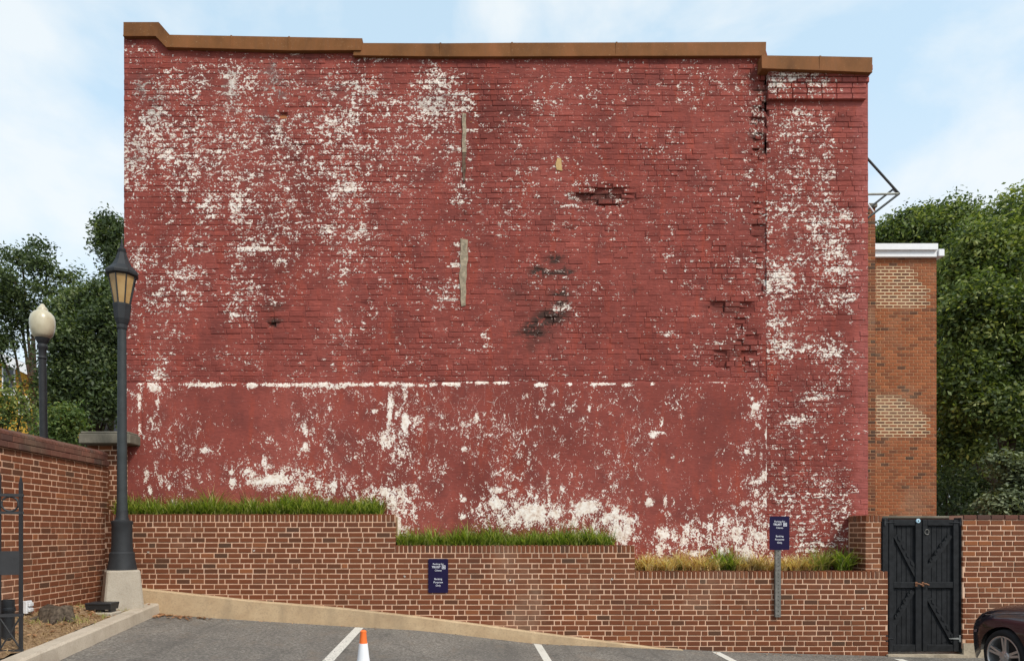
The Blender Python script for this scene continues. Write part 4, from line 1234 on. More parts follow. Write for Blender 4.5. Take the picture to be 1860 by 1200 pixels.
# soil bed between kerb and wall
sb = MB(); vs = []
nu, nv = 30, 50
for j in range(nv + 1):
    y = 9.0 - (9.0 - 4.0) * j / nv
    kx = KA.x + (KB.x - KA.x) * (8.99 - y) / (8.99 - 4.2) - .172
    for i in range(nu + 1):
        x = XL + (kx - XL) * i / nu
        f = i / nu
        z = hgt(kx, y) + .125 + .10 * (1 - f) * min(1, max(0, (8.9 - y) / 1.2)) + rk.uniform(-.012, .012) + .02 * math.sin(x * 7 + y * 5)
        vs.append((x, y, z))
m_ = nu + 1
sb.add(vs, [(j * m_ + i, j * m_ + i + 1, (j + 1) * m_ + i + 1, (j + 1) * m_ + i) for j in range(nv) for i in range(nu)])
sb.build('soil', M['soil'], smooth=True, kind='structure')
def soil_z(x, y):
    kx = KA.x + (KB.x - KA.x) * (8.99 - y) / (8.99 - 4.2) - .172
    f = min(max((x - XL) / (kx - XL), 0), 1)
    return hgt(kx, y) + .125 + .10 * (1 - f) * min(1, max(0, (8.9 - y) / 1.2)) + .02 * math.sin(x * 7 + y * 5)

def blades(name, spots, mat, parent=None, seg=3, **k):
    """spots: rows (x, y, z, height, lean_x, lean_y, width, tone)"""
    sp = np.array(spots, float); n = len(sp)
    ang = np.arctan2(sp[:, 5], sp[:, 4]) + math.pi / 2
    wx, wy = np.cos(ang) * sp[:, 6] / 2, np.sin(ang) * sp[:, 6] / 2
    V, T = [], []
    for s in range(seg + 1):
        f = s / seg
        cx = sp[:, 0] + sp[:, 4] * f ** 1.7; cy = sp[:, 1] + sp[:, 5] * f ** 1.7
        ln = np.hypot(sp[:, 4], sp[:, 5]) / np.maximum(sp[:, 3], .01)
        cz = sp[:, 2] + sp[:, 3] * (f - .42 * f ** 2.6 * np.minimum(ln, 1.2))
        g = 1 - f ** 2 * .92
        V.append(np.stack([cx - wx * g, cy - wy * g, cz], 1)); V.append(np.stack([cx + wx * g, cy + wy * g, cz], 1))
        T += [sp[:, 7]] * 2
    m = 2 * (seg + 1)
    verts = np.stack(V, 1).reshape(-1, 3); tone = np.stack(T, 1).reshape(-1)
    q = np.array([[2 * s, 2 * s + 1, 2 * s + 3, 2 * s + 2] for s in range(seg)])
    quads = (np.arange(n)[:, None, None] * m + q[None]).reshape(-1, 4)
    return np_mesh(name, verts, quads, mat, tone, parent, **k)
r4 = random.Random(44)
sp = []
for _ in range(2600):
    y = 8.9 - r4.random() ** .8 * 3.6
    kx = KA.x + (KB.x - KA.x) * (8.99 - y) / 4.79 - .19
    x = r4.uniform(XL + .02, kx)
    dry = math.exp(-((y - 6.9) / .8) ** 2)
    if r4.random() > .35 + .65 * dry: continue
    h = r4.uniform(.01, .06); a = r4.uniform(0, 6.28); l_ = r4.uniform(.03, .12)
    sp.append((x, y, soil_z(x, y) - .004, h, math.cos(a) * l_, math.sin(a) * l_, r4.uniform(.003, .007), r4.random()))
blades('dry_grass', sp, M['straw'], kind='stuff')
sp = []
for cx, cy in ((-4.15, 8.15), (-4.1, 7.75), (-4.22, 7.3), (-4.6, 8.2), (-4.66, 7.6), (-4.5, 7.0), (-4.05, 7.2)):
    for _ in range(45):
        x, y = cx + r4.gauss(0, .07), cy + r4.gauss(0, .07); a = r4.uniform(0, 6.28); l_ = r4.uniform(.01, .05)
        sp.append((x, y, soil_z(x, y), r4.uniform(.02, .08), math.cos(a) * l_, math.sin(a) * l_, .005, r4.uniform(.2, .9)))
blades('weeds', sp, M['mid_blade'], kind='stuff')
def leaves_on(name, n, fn, mat, size=(.02, .045), **k):
    V, Q, T = [], [], []
    for i in range(n):
        x, y, z = fn(); s_ = r4.uniform(*size); a = r4.uniform(0, 6.28)
        u = Vector((math.cos(a), math.sin(a), r4.uniform(-.3, .3))) * s_; w = Vector((-math.sin(a), math.cos(a), r4.uniform(-.3, .3))) * s_ * .55
        c_ = Vector((x, y, z + .006 + s_ * .25)); b0 = len(V); tn = r4.random()
        V += [c_ - u, c_ + w + Vector((0, 0, s_ * .25)), c_ + u, c_ - w]; Q.append((b0, b0 + 1, b0 + 2, b0 + 3)); T += [tn] * 4
    return np_mesh(name, np.array([tuple(v) for v in V]), np.array(Q), mat, np.array(T), **k)
def corner_spot():
    x = -3.95 + abs(r4.gauss(0, .28)); y = 8.84 - abs(r4.gauss(0, .14)) - (x + 3.95) * .05
    return x, y, hgt(x, y)
leaves_on('leaf_litter', 90, corner_spot, M['dead_leaf'], kind='stuff')
def edge_spot():
    x = r4.uniform(-3.6, 5.5); y = 8.86 - abs(r4.gauss(0, .05)); return x, y, hgt(x, y)
leaves_on('scattered_debris', 120, edge_spot, M['dead_leaf'], size=(.006, .02), kind='stuff')
def bed_spot():
    y = r4.uniform(6.2, 8.8); x = r4.uniform(XL + .05, -4.05); return x, y, soil_z(x, y)
leaves_on('fallen_leaves', 130, bed_spot, M['dead_leaf'], kind='stuff')

# tree stump
st = empty('tree_stump', label='weathered grey tree stump cut low in the dry bed against the brick wall', cat='stump')
sx, sy = -4.40, 7.32
mb = MB(); vs = []; n = 26; zb = soil_z(sx, sy) - .05
lev = [(.22, 0), (.185, .05), (.165, .11), (.155, .17), (.135, .185)]
for r_, z in lev:
    for k in range(n):
        a = 2 * math.pi * k / n
        rr = r_ * (1 + .10 * math.sin(a * 5 + 1) + .06 * math.sin(a * 9 + z * 8) + .03 * rk.uniform(-1, 1))
        vs.append((sx + rr * math.cos(a), sy + rr * .9 * math.sin(a), zb + z + (.02 * math.sin(a * 2 + 2) if z > .12 else 0) + .010 * rk.uniform(-1, 1)))
mb.add(vs, [(i * n + k, i * n + (k + 1) % n, (i + 1) * n + (k + 1) % n, (i + 1) * n + k) for i in range(len(lev) - 1) for k in range(n)] + [tuple(range((len(lev) - 1) * n, len(lev) * n))])
mb.build('stump_wood', M['stump'], st, smooth=45)
mb = MB()
for a0, ln in ((-.5, .34), (-1.2, .3), (-2.4, .26)):
    mb.tube([(sx + math.cos(a0) * .17, sy + math.sin(a0) * .16, zb + .07), (sx + math.cos(a0) * .25, sy + math.sin(a0) * .24, zb + .05), (sx + math.cos(a0) * ln, sy + math.sin(a0) * ln, zb + .03)], [.04, .03, .012], 7)
mb.build('root', M['stump'], st, smooth=True)

# outlet box on the wall, floodlight by the plinth
ob = empty('outlet_box', label='small white weatherproof outlet box low on the garden wall by the stump', cat='outlet')
oy = 7.36
oz = Z_(1102, oy)
mb = MB(); mb.cbox((XL, oy - .05, oz - .07), (XL + .05, oy + .05, oz + .07), .008); mb.build('box_body', M['whitebox'], ob)
for q in (-.03, .03):
    mb = MB(); mb.cbox((XL + .05, oy - .035, oz + q - .02), (XL + .075, oy + .035, oz + q + .02), .006); mb.build('outlet_cover', M['whitebox'], ob)
fl = empty('ground_floodlight', label='small black floodlight box lying on the soil beside the concrete plinth', cat='floodlight')
c_ = Vector((-4.24, 7.98, soil_z(-4.24, 7.98)))
mb = MB(); mb.cbox((c_.x - .22, c_.y - .12, c_.z - .03), (c_.x + .16, c_.y + .16, c_.z + .028), .01); mb.build('concrete_pad', M['plinth'], fl)
mb = MB(); mb.hexa([(c_.x - .16, c_.y - .08, c_.z + .06), (c_.x + .125, c_.y - .08, c_.z + .06), (c_.x + .125, c_.y + .10, c_.z + .06), (c_.x - .16, c_.y + .10, c_.z + .06)], [(c_.x - .17, c_.y - .09, c_.z + .115), (c_.x + .135, c_.y - .09, c_.z + .125), (c_.x + .135, c_.y + .11, c_.z + .135), (c_.x - .17, c_.y + .11, c_.z + .125)])
mb.build('lamp_housing', M['blackbox'], fl)
mb = MB(); mb.cbox((c_.x - .17, c_.y - .098, c_.z + .118), (c_.x + .137, c_.y + .112, c_.z + .140), .006); mb.build('lamp_lid', M['blackbox'], fl)
mb = MB(); mb.box((c_.x - .06, c_.y - .06, c_.z + .02), (c_.x + .02, c_.y + .0, c_.z + .065)); mb.box((c_.x + .09, c_.y - .06, c_.z + .02), (c_.x + .12, c_.y + .06, c_.z + .065)); mb.build('bracket', M['blackbox'], fl)

# ------------------------------------------------------------------ lantern lamp on concrete plinth
def place(mb, off):
    mb.v = [(v[0] + off[0], v[1] + off[1], v[2] + off[2]) for v in mb.v]; return mb
lp = empty('street_lamp', label='tall dark lamp post with an amber glass lantern on a tapered concrete plinth', cat='street lamp')
LX, LY = -4.28, 8.50
zl_ = lambda py: Z_(py, LY)
plz0, plz1 = soil_z(-4.25, 8.3) - .06, zl_(1034)
mb = MB(); th_ = R(33)
def sqr(h, z, c_=.02):
    out = []
    for k in range(4):
        a = R(45 + 90 * k) + th_
        e = math.sqrt(2) * h
        p_ = Vector((math.cos(a), math.sin(a))) * e
        a1 = R(90 * k) + th_; a2 = R(90 * (k + 1)) + th_
        out += [(LX + p_.x + math.cos(a1 - math.pi / 2 + 0) * 0 - math.cos(a2) * c_, LY + p_.y - math.sin(a2) * c_, z), (LX + p_.x - math.cos(a1) * c_, LY + p_.y - math.sin(a1) * c_, z)]
    return out
rings = [sqr(.235, plz0), sqr(.188, plz1 - .02), sqr(.176, plz1)]
vs = [p_ for r_ in rings for p_ in r_]
mb.add(vs, [(i * 8 + k, i * 8 + (k + 1) % 8, (i + 1) * 8 + (k + 1) % 8, (i + 1) * 8 + k) for i in range(2) for k in range(8)] + [tuple(range(16, 24))])
mb.build('concrete_plinth', M['plinth'], lp)
def lz(py): return zl_(py) - plz1
mb = MB(); mb.lathe((LX, LY, plz1), [(.175, 0), (.172, .018), (.150, lz(1015)), (.146, lz(1004)), (.128, lz(1001)), (.128, lz(996)), (.122, lz(992)), (.120, lz(953)), (.128, lz(950)), (.128, lz(946)), (.085, lz(944)), (.072, lz(938)), (.064, lz(925))], 24)
mb.build('base_skirt', M['lamp_dark'], lp, smooth=35)
mb = MB(); mb.lathe((LX, LY, plz1), [(.066, lz(930)), (.060, lz(900)), (.056, lz(800)), (.052, lz(640)), (.050, lz(592))], 18)
mb.build('pole', M['lamp_green'], lp, smooth=True)
mb = MB(); mb.lathe((LX, LY, plz1), [(.052, lz(600)), (.064, lz(596)), (.064, lz(590)), (.072, lz(588)), (.092, lz(580)), (.098, lz(572)), (.108, lz(560)), (.112, lz(556)), (.112, lz(553))], 8, sq=8)
mb.build('lantern_cup', M['lamp_dark'], lp)
h0, h1 = lz(553), lz(503)
n = 8; r0, r1 = .092, .158
for k in range(n):
    a, b = 2 * math.pi * k / n, 2 * math.pi * (k + 1) / n
    q = [(LX + r0 * math.cos(a), LY + r0 * math.sin(a), plz1 + h0), (LX + r0 * math.cos(b), LY + r0 * math.sin(b), plz1 + h0), (LX + r1 * math.cos(b), LY + r1 * math.sin(b), plz1 + h1), (LX + r1 * math.cos(a), LY + r1 * math.sin(a), plz1 + h1)]
    nv = Vector((math.cos((a + b) / 2), math.sin((a + b) / 2), 0))
    mb = MB(); mb.hexa([Vector(v) - nv * .006 for v in q], [Vector(v) for v in q]); mb.build('glass_pane', M['amber'], lp)
    mb = MB(); mb.tube([(LX + (r0 + .003) * math.cos(a), LY + (r0 + .003) * math.sin(a), plz1 + h0), (LX + (r1 + .003) * math.cos(a), LY + (r1 + .003) * math.sin(a), plz1 + h1)], .0085, 6); mb.build('glazing_bar', M['lamp_dark'], lp)
mb = MB(); mb.lathe((LX, LY, plz1), [(.150, lz(504)), (.196, lz(501)), (.200, lz(497)), (.192, lz(494)), (.120, lz(484)), (.085, lz(474)), (.062, lz(464)), (.052, lz(460)), (.056, lz(458))], 8, sq=8)
mb.build('lantern_roof', M['lamp_dark'], lp)
mb = MB(); mb.lathe((LX, LY, plz1), [(.030, lz(459)), (.044, lz(456)), (.044, lz(452)), (.018, lz(449)), (.022, lz(446)), (.012, lz(443)), (.006, lz(434)), (.002, lz(430))], 12)
mb.build('finial', M['lamp_dark'], lp, smooth=40)
mb = MB(); mb.lathe((LX, LY, plz1), [(.02, h0), (.03, h0 + .06), (.03, h1 - .06), (.01, h1 - .03)], 10); mb.build('lamp_bulb', M['whitebox'], lp, smooth=True)

# globe lamp beyond the wall
gl = empty('globe_lamp', label='dark lamp post with a cream acorn globe behind the garden wall', cat='street lamp')
GY = 12.2
def gp_(py): return Z_(py, GY)
gxt, gxb = X_(77, GY), X_(84, GY)
g0 = .5
mb = MB(); mb.tube([(gxb + (gxt - gxb) * t_ , GY, g0 + (gp_(640) - g0) * t_) for t_ in (0, .25, .5, .75, 1)], [.072, .070, .067, .064, .062], 14); mb.build('pole', M['lamp_dark'], gl, smooth=True)
mb = MB(); mb.lathe((gxt, GY, gp_(652)), [(.064, 0), (.078, .01), (.078, .03), (.062, .05), (.066, .17), (.090, .20), (.090, .24), (.07, .27), (.085, .30), (.118, .36), (.122, .38), (.10, .385)], 18); mb.build('globe_collar', M['lamp_dark'], gl, smooth=40)
mb = MB(); mb.lathe((gxt, GY, gp_(614)), [(.125, 0), (.165, .05), (.195, .14), (.208, .24), (.206, .33), (.185, .41), (.14, .465), (.095, .49), (.088, .505), (.092, .52), (.070, .55), (.045, .575), (.038, .60), (.015, .62)], 28); mb.build('globe', M['globe'], gl, smooth=60)

# ------------------------------------------------------------------ iron gate leaf and gate stop
ig = empty('iron_gate', label='black wrought iron gate leaf with rings and crossed bars, open at the left edge', cat='gate')
IY = 5.78
igx = X_(38, IY)
dirv = Vector((-math.cos(R(24)), -math.sin(R(24)), 0))
def gq(s_, z): return Vector((igx, IY, 0)) + dirv * s_ + Vector((0, 0, z))
zi = lambda py: Z_(py, IY)
zt_, zb_ = zi(872), zi(1189)
sp_ = .158
for i in range(5):
    mb = MB(); a = gq(i * sp_, 0)
    top_ = zt_ + (-.02 if i == 0 else .03)
    mb.box((a.x - .012, a.y - .012, zb_), (a.x + .012, a.y + .012, top_)); mb.lathe((a.x, a.y, top_), [(.014, 0), (.010, .03), (.001, .06)], 4, sq=4, rot=R(45))
    mb.build('upright_bar', M['iron'], ig)
for py, w in ((899, .012), (931, .012), (1116, .012), (1181, .013)):
    mb = MB(); a, b = gq(-.02, zi(py)), gq(5 * sp_, zi(py)); nv = Vector((dirv.y, -dirv.x, 0)) * .014
    mb.hexa([a - nv + Vector((0, 0, -w)), b - nv + Vector((0, 0, -w)), b + nv + Vector((0, 0, -w)), a + nv + Vector((0, 0, -w))], [a - nv + Vector((0, 0, w)), b - nv + Vector((0, 0, w)), b + nv + Vector((0, 0, w)), a + nv + Vector((0, 0, w))])
    mb.build('rail', M['iron'], ig)
for i in range(4):
    mb = MB(); zc = (zi(899) + zi(931)) / 2; rr = (zi(899) - zi(931)) / 2 - .014
    mb.tube([gq((i + .5) * sp_ + rr * math.cos(t_), zc + rr * math.sin(t_)) for t_ in [2 * math.pi * k / 20 for k in range(21)]], .009, 6, cap=False); mb.build('ring', M['iron'], ig, smooth=True)
    for s0, s1 in ((i * sp_, (i + 1) * sp_), ((i + 1) * sp_, i * sp_)):
        mb = MB(); mb.tube([gq(s0, zi(1118)), gq(s1, zi(1179))], .0075, 6); mb.build('crossed_bar', M['iron'], ig)
mb = MB(); a, b = gq(.006, 0), gq(sp_ + .006, 0); nv = Vector((dirv.y, -dirv.x, 0)) * .008
mb.hexa([Vector((p_.x, p_.y, zi(1043))) + s_ * nv for p_, s_ in ((a, 1), (b, 1), (b, -1), (a, -1))], [Vector((p_.x, p_.y, zi(1000))) + s_ * nv for p_, s_ in ((a, 1), (b, 1), (b, -1), (a, -1))]); mb.build('lock_plate', M['iron'], ig)
bl = empty('gate_stop_post', label='short thick black post behind the iron gate bars', cat='bollard')
bx_, by_ = X_(13, 6.15), 6.15
mb = MB(); mb.lathe((bx_, by_, soil_z(bx_, by_) - .05), [(.062, 0), (.06, .4), (.062, Z_(1097, by_) - soil_z(bx_, by_)), (.05, Z_(1094, by_) - soil_z(bx_, by_) + .05)], 16); mb.build('post_body', M['blackbox'], bl, smooth=40)
mb = MB(); mb.lathe((bx_, by_, Z_(1110, by_)), [(.066, 0), (.068, .01), (.068, .03), (.062, .04)], 16); mb.build('collar', M['blackbox'], bl, smooth=40)

# ------------------------------------------------------------------ grass in the planting beds
soilb = MB()
for xa, xb, zt in ((X0, X1, ZT[0]), (X1, X2, ZT[1]), (X2, fx(1560), ZT[2])):
    soilb.box((xa, YW + .21, 0), (xb, YB - .034, zt - .03))
soilb.build('bed_soil', M['soil'], kind='structure')
def tuft(sp, x, y, z, n, h, spread, r_, tone=(0, 1), wid=.009):
    for _ in range(n):
        a = r_.uniform(0, 6.283); l_ = h * r_.uniform(.25, 1.0) * spread
        hh = h * r_.uniform(.6, 1.1)
        ly = math.sin(a) * l_
        if y + ly > YB - .05: ly = YB - .05 - y
        sp.append((x + r_.gauss(0, .018), min(y + r_.gauss(0, .018), YB - .06), z, hh, math.cos(a) * l_, ly, wid * r_.uniform(.7, 1.2), r_.uniform(*tone) ** 1.2))
r5 = random.Random(55)
def bed(name, xa, xb, z, h, **k):
    sp = []; x = xa
    while x < xb:
        for y in (YW + .17, YW + .24, YW + .32, YW + .38):
            hv_ = h * (1 + .10 * math.sin(x * 5) + .10 * math.sin(x * 13 + y * 9) + .08 * math.sin(x * 31)) * r5.uniform(.72, 1.12)
            tuft(sp, x + r5.uniform(-.03, .03), y, z, 20, hv_ * r5.choice((.75, .95, 1, 1.15)), 1.0, r5, (0, 1), .012)
            if r5.random() < .06: continue
            if y < YW + .2:
                tuft(sp, x + r5.uniform(-.03, .03), y, z - .005, 4, hv_ * .55, 1.0, r5, (.8, 1.0))
                tuft(sp, x + r5.uniform(-.03, .03), YW + .10, z + .02, 3, hv_ * .5, 1.6, r5, (.1, .9))
        x += .055
    return blades(name, sp, M['blade'], **k)
bed('ornamental_grass', fx(229), X_(692, 9.25), ZT[0] - .03, .34, kind='stuff')
bed('ornamental_grass', X_(728, 9.2), X_(1112, 9.25), ZT[1] - .03, .31, kind='stuff')
names = [(1180, 'dry', .22), (1215, 'dry', .21), (1250, 'dry', .24), (1280, 'dry', .20), (1318, 'green', .27), (1356, 'dry', .23), (1392, 'dry', .22), (1432, 'dry', .22), (1462, 'dry', .20), (1490, 'mid', .27), (1528, 'green2', .30)]
lab = {1180: 'dry straw coloured grass clump at the step, the first in the lowest bed', 1215: 'dry yellow grass clump between the step clump and a taller dry clump', 1250: 'taller dry yellow grass clump left of a low straw clump', 1280: 'low straw clump touching the bright green clump on its left side',
       1318: 'bright green grass clump among dry clumps in the lowest bed', 1356: 'dry clump touching the bright green clump on its right side', 1392: 'dry grass clump just left of the sign post', 1432: 'dry grass clump just right of the sign post', 1462: 'low dry grass clump left of the yellowish green clump', 1490: 'yellowish green grass clump beside the last dark green clump', 1528: 'tall dark green grass clump against the short brick pier'}
for px, kd, h in names:
    sp = []; cx = X_(px, 9.22)
    for _ in range(9):
        x = cx + r5.gauss(0, .075); y = YW + .15 + r5.random() * .22
        tuft(sp, x, y, ZT[2] - .03, 22, 1.5 * h * r5.uniform(.8, 1.1), 1.15, r5, (0, 1), .015)
    if kd == 'dry':
        g2 = []
    o = blades('grass_clump', sp, M['dry_blade'] if kd == 'dry' else (M['mid_blade'] if kd == 'mid' else M['blade']))
    setp(o, lab[px], 'grass clump', 'grass clumps in the lowest bed')

# ------------------------------------------------------------------ trees
def leaf_cloud(name, blobs, nleaf, size, mat, seed, parent=None, per=34, spray=.42, up=.55, shade=0.0, sub=0, **k):
    g = np.random.default_rng(seed)
    B = np.array(blobs, float)
    if sub:
        out = []
        for bx, by, bz, rx, ry, rz in B:
            for _ in range(sub):
                v = g.normal(size=3); v /= np.linalg.norm(v); v[1] = -abs(v[1]) if g.random() < .75 else v[1]
                f = g.uniform(.35, 1.12); k_ = g.uniform(.16, .36)
                out.append((bx + v[0] * rx * f, by + v[1] * ry * f, bz + v[2] * rz * f, rx * k_ * 1.15, ry * k_, rz * k_ * .8))
        B = np.array(out)
    wt = (B[:, 3] * B[:, 4] * B[:, 5]) ** .7; wt /= wt.sum()
    ns = max(1, nleaf // per)
    bi = g.choice(len(B), ns, p=wt)
    d = g.normal(size=(ns, 3)); d /= np.linalg.norm(d, axis=1)[:, None]
    rad = g.random(ns) ** .30
    # lumpy outline
    lump = 1 + .16 * np.sin(d[:, 0] * 5 + bi * 1.7) * np.cos(d[:, 2] * 6 + bi) + .10 * np.sin(d[:, 1] * 9 + d[:, 0] * 7)
    rad = rad * lump
    sc = B[bi, :3] + d * B[bi, 3:6] * rad[:, None]
    si = np.repeat(np.arange(ns), per); n = len(si)
    off = g.normal(size=(n, 3)) * spray * np.array([1, 1, .55])
    # sprays droop outward
    c = sc[si] + off
    c[:, 2] -= .18 * (off[:, 0] ** 2 + off[:, 1] ** 2) / spray
    nrm = d[si] * .55 + g.normal(size=(n, 3)) * .55 + np.array([0, 0, up])
    nrm /= np.linalg.norm(nrm, axis=1)[:, None]
    a = g.normal(size=(n, 3)); u = np.cross(nrm, a); u /= np.linalg.norm(u, axis=1)[:, None]
    w = np.cross(nrm, u)
    s = size * g.uniform(.6, 1.25, n)[:, None]
    v0 = c - u * s; v1 = c + w * s * .48 + nrm * s * .12; v2 = c + u * s; v3 = c - w * s * .48 + nrm * s * .12
    verts = np.stack([v0, v1, v2, v3], 1).reshape(-1, 3)
    quads = np.arange(4 * n).reshape(-1, 4)
    bt = g.normal(0, .16, len(B)); ts = np.clip(g.normal(.44, .22, ns) + bt[bi] + .22 * d[:, 2], 0, 1)  # leaf tone lightens toward each lobe's top, light from above put into colour
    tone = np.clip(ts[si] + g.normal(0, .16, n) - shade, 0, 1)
    return np_mesh(name, verts, quads, mat, np.repeat(tone, 4), parent, **k)
def tree(label, base, blobs, nleaf, size, mat, seed, trunk_r=.22, name='broadleaf_tree', group=None, cat='tree', limbs=True, **k):
    t_ = empty(name, label=label, cat=cat, group=group)
    leaf_cloud('crown', blobs, nleaf, size, mat, seed, t_, **k)
    r_ = random.Random(seed)
    b = Vector(base); top = Vector((sum(q[0] for q in blobs) / len(blobs), sum(q[1] for q in blobs) / len(blobs), sum(q[2] for q in blobs) / len(blobs)))
    fork = b.lerp(top, .42)
    mb = MB(); mb.tube([b, b.lerp(fork, .5) + Vector((r_.uniform(-.1, .1), 0, 0)), fork, fork.lerp(top, .5) + Vector((r_.uniform(-.2, .2), 0, 0)), top], [trunk_r, trunk_r * .85, trunk_r * .7, trunk_r * .4, trunk_r * .08], 10)
    mb.build('trunk', M['bark'], t_, smooth=True)
    if limbs:
        for q in blobs:
            c_ = Vector(q[:3]); st_ = b.lerp(top, r_.uniform(.3, .6))
            mid = st_.lerp(c_, .5) + Vector((0, 0, -.2))
            mb = MB(); mb.tube([st_, mid, c_, c_ + Vector((r_.uniform(-.3, .3), 0, q[5] * .6))], [trunk_r * .4, trunk_r * .28, trunk_r * .16, trunk_r * .05], 7); mb.build('limb', M['bark'], t_, smooth=True)
    return t_
def PB(px, py, Y, rpx, rpy, ry=None):
    """crown lobe centred on a photo pixel at depth Y with radii given in photo pixels"""
    p = P(px, py, Y); k = Y / F
    return (p.x, p.y, p.z, rpx * k, ry or rpx * k * .9, rpy * k)
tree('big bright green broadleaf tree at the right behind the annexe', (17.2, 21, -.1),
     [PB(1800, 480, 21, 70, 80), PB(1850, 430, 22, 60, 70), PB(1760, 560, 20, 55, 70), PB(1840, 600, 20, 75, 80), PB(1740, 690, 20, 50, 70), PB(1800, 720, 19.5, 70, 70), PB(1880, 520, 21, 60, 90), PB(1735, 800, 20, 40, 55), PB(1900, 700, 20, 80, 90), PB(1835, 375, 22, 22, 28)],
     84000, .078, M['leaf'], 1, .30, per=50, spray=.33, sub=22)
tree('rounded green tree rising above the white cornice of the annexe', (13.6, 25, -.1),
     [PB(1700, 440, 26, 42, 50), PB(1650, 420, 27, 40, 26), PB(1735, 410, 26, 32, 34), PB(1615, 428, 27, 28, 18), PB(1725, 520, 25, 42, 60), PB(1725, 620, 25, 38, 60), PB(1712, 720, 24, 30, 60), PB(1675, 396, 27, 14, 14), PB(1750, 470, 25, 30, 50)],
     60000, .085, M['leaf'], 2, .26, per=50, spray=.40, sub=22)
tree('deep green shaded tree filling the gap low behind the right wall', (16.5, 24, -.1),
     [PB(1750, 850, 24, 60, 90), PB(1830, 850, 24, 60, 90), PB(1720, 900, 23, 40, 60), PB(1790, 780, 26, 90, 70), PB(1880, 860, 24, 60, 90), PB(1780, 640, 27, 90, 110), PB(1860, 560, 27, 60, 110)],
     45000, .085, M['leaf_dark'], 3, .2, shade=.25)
# the grey green shrub
sh = empty('conifer_shrub', label='feathery grey green shrub rising behind the brick wall above the car', cat='shrub')
leaf_cloud('foliage', [PB(1838, 905, 13.5, 44, 30), PB(1845, 860, 13.5, 26, 30), PB(1815, 915, 13.3, 26, 20), PB(1828, 830, 13.5, 14, 16), PB(1868, 880, 13.4, 26, 44), PB(1806, 852, 13.5, 10, 7), PB(1803, 832, 13.5, 8, 6)], 9000, .05, M['yew'], 5, sh, per=26, spray=.10, up=.8)
mb = MB(); b = P(1845, 960, 13.5)
mb.tube([(b.x, 13.5, 0), (b.x, 13.5, 1.6), P(1840, 850, 13.5)], [.05, .04, .015], 7); mb.build('stem', M['bark'], sh, smooth=True)
# left-hand trees
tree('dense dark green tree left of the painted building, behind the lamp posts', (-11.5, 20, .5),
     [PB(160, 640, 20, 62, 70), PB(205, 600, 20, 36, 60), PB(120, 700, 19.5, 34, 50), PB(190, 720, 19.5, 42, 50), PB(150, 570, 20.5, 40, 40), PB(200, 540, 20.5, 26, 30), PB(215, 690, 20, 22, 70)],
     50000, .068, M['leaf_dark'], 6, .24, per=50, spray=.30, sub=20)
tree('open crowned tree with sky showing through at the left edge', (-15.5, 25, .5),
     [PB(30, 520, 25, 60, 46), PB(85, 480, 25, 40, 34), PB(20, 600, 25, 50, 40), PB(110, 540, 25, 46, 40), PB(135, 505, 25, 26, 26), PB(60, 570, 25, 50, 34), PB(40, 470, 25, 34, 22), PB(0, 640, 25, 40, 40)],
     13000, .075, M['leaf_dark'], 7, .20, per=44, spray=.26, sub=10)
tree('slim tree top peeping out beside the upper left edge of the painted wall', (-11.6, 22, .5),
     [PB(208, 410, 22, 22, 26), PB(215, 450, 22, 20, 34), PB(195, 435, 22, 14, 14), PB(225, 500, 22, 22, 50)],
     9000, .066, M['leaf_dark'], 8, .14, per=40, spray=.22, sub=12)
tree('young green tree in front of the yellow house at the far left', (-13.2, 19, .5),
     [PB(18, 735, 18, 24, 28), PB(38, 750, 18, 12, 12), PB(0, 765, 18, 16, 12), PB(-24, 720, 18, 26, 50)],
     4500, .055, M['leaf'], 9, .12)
tree('bright light green bush just behind the garden wall coping', (-9.4, 15, .5),
     [PB(115, 770, 14.5, 24, 36), PB(100, 790, 14.5, 22, 26), PB(128, 745, 14.5, 10, 18)],
     6000, .042, M['leaf_light'], 10, .05, name='shrub', cat='bush', per=20, spray=.16)
tree('small russet leaved tree by the yellow house gable', (-13.4, 21, .5),
     [PB(68, 700, 21, 12, 20), PB(60, 718, 21, 9, 12)], 900, .055, M['russet'], 11, .06, per=14, spray=.22, limbs=False)

# far mass of woodland beyond everything
leaf_cloud('treeline', [(x, 70 + 6 * math.sin(x), 4 + 1.5 * math.sin(x * .7), 7, 4, 5.5) for x in range(-70, 90, 7)], 26000, .5, M['leaf_dark'], 12, None, per=30, spray=1.3, kind='stuff')

# ------------------------------------------------------------------ yellow house and small dark house at the far left
yh = empty('yellow_house', label='yellow painted house with white eaves half hidden by trees at the far left', cat='house')
HY = 30
def hb(name, px0_, py0, px1_, py1, y0, y1, mat, par=yh):
    mb = MB(); mb.box((X_(px0_, HY), y0, Z_(py1, HY)), (X_(px1_, HY), y1, Z_(py0, HY))); return mb.build(name, mat, par)
mb = MB(); mb.box((X_(-260, HY), HY, .3), (X_(84, HY), HY + 3, Z_(690, HY))); mb.build('wall', M['yellow'], yh)
mb = MB(); mb.prism([(X_(-260, HY), HY, Z_(690, HY)), (X_(84, HY), HY, Z_(690, HY)), (X_(5, HY), HY, Z_(652, HY)), (X_(-177, HY), HY, Z_(652, HY))], (0, 3, 0)); mb.build('gable', M['yellow'], yh)
mb = MB(); a, b = Vector((X_(96, HY), HY - .4, Z_(696, HY))), Vector((X_(0, HY), HY - .4, Z_(650, HY)))
mb.hexa([a, b, b + Vector((0, 3.8, 0)), a + Vector((0, 3.8, 0))], [v + Vector((0, 0, .22)) for v in (a, b, b + Vector((0, 3.8, 0)), a + Vector((0, 3.8, 0)))]); rf = mb.build('roof', M['roofgrey'], yh)
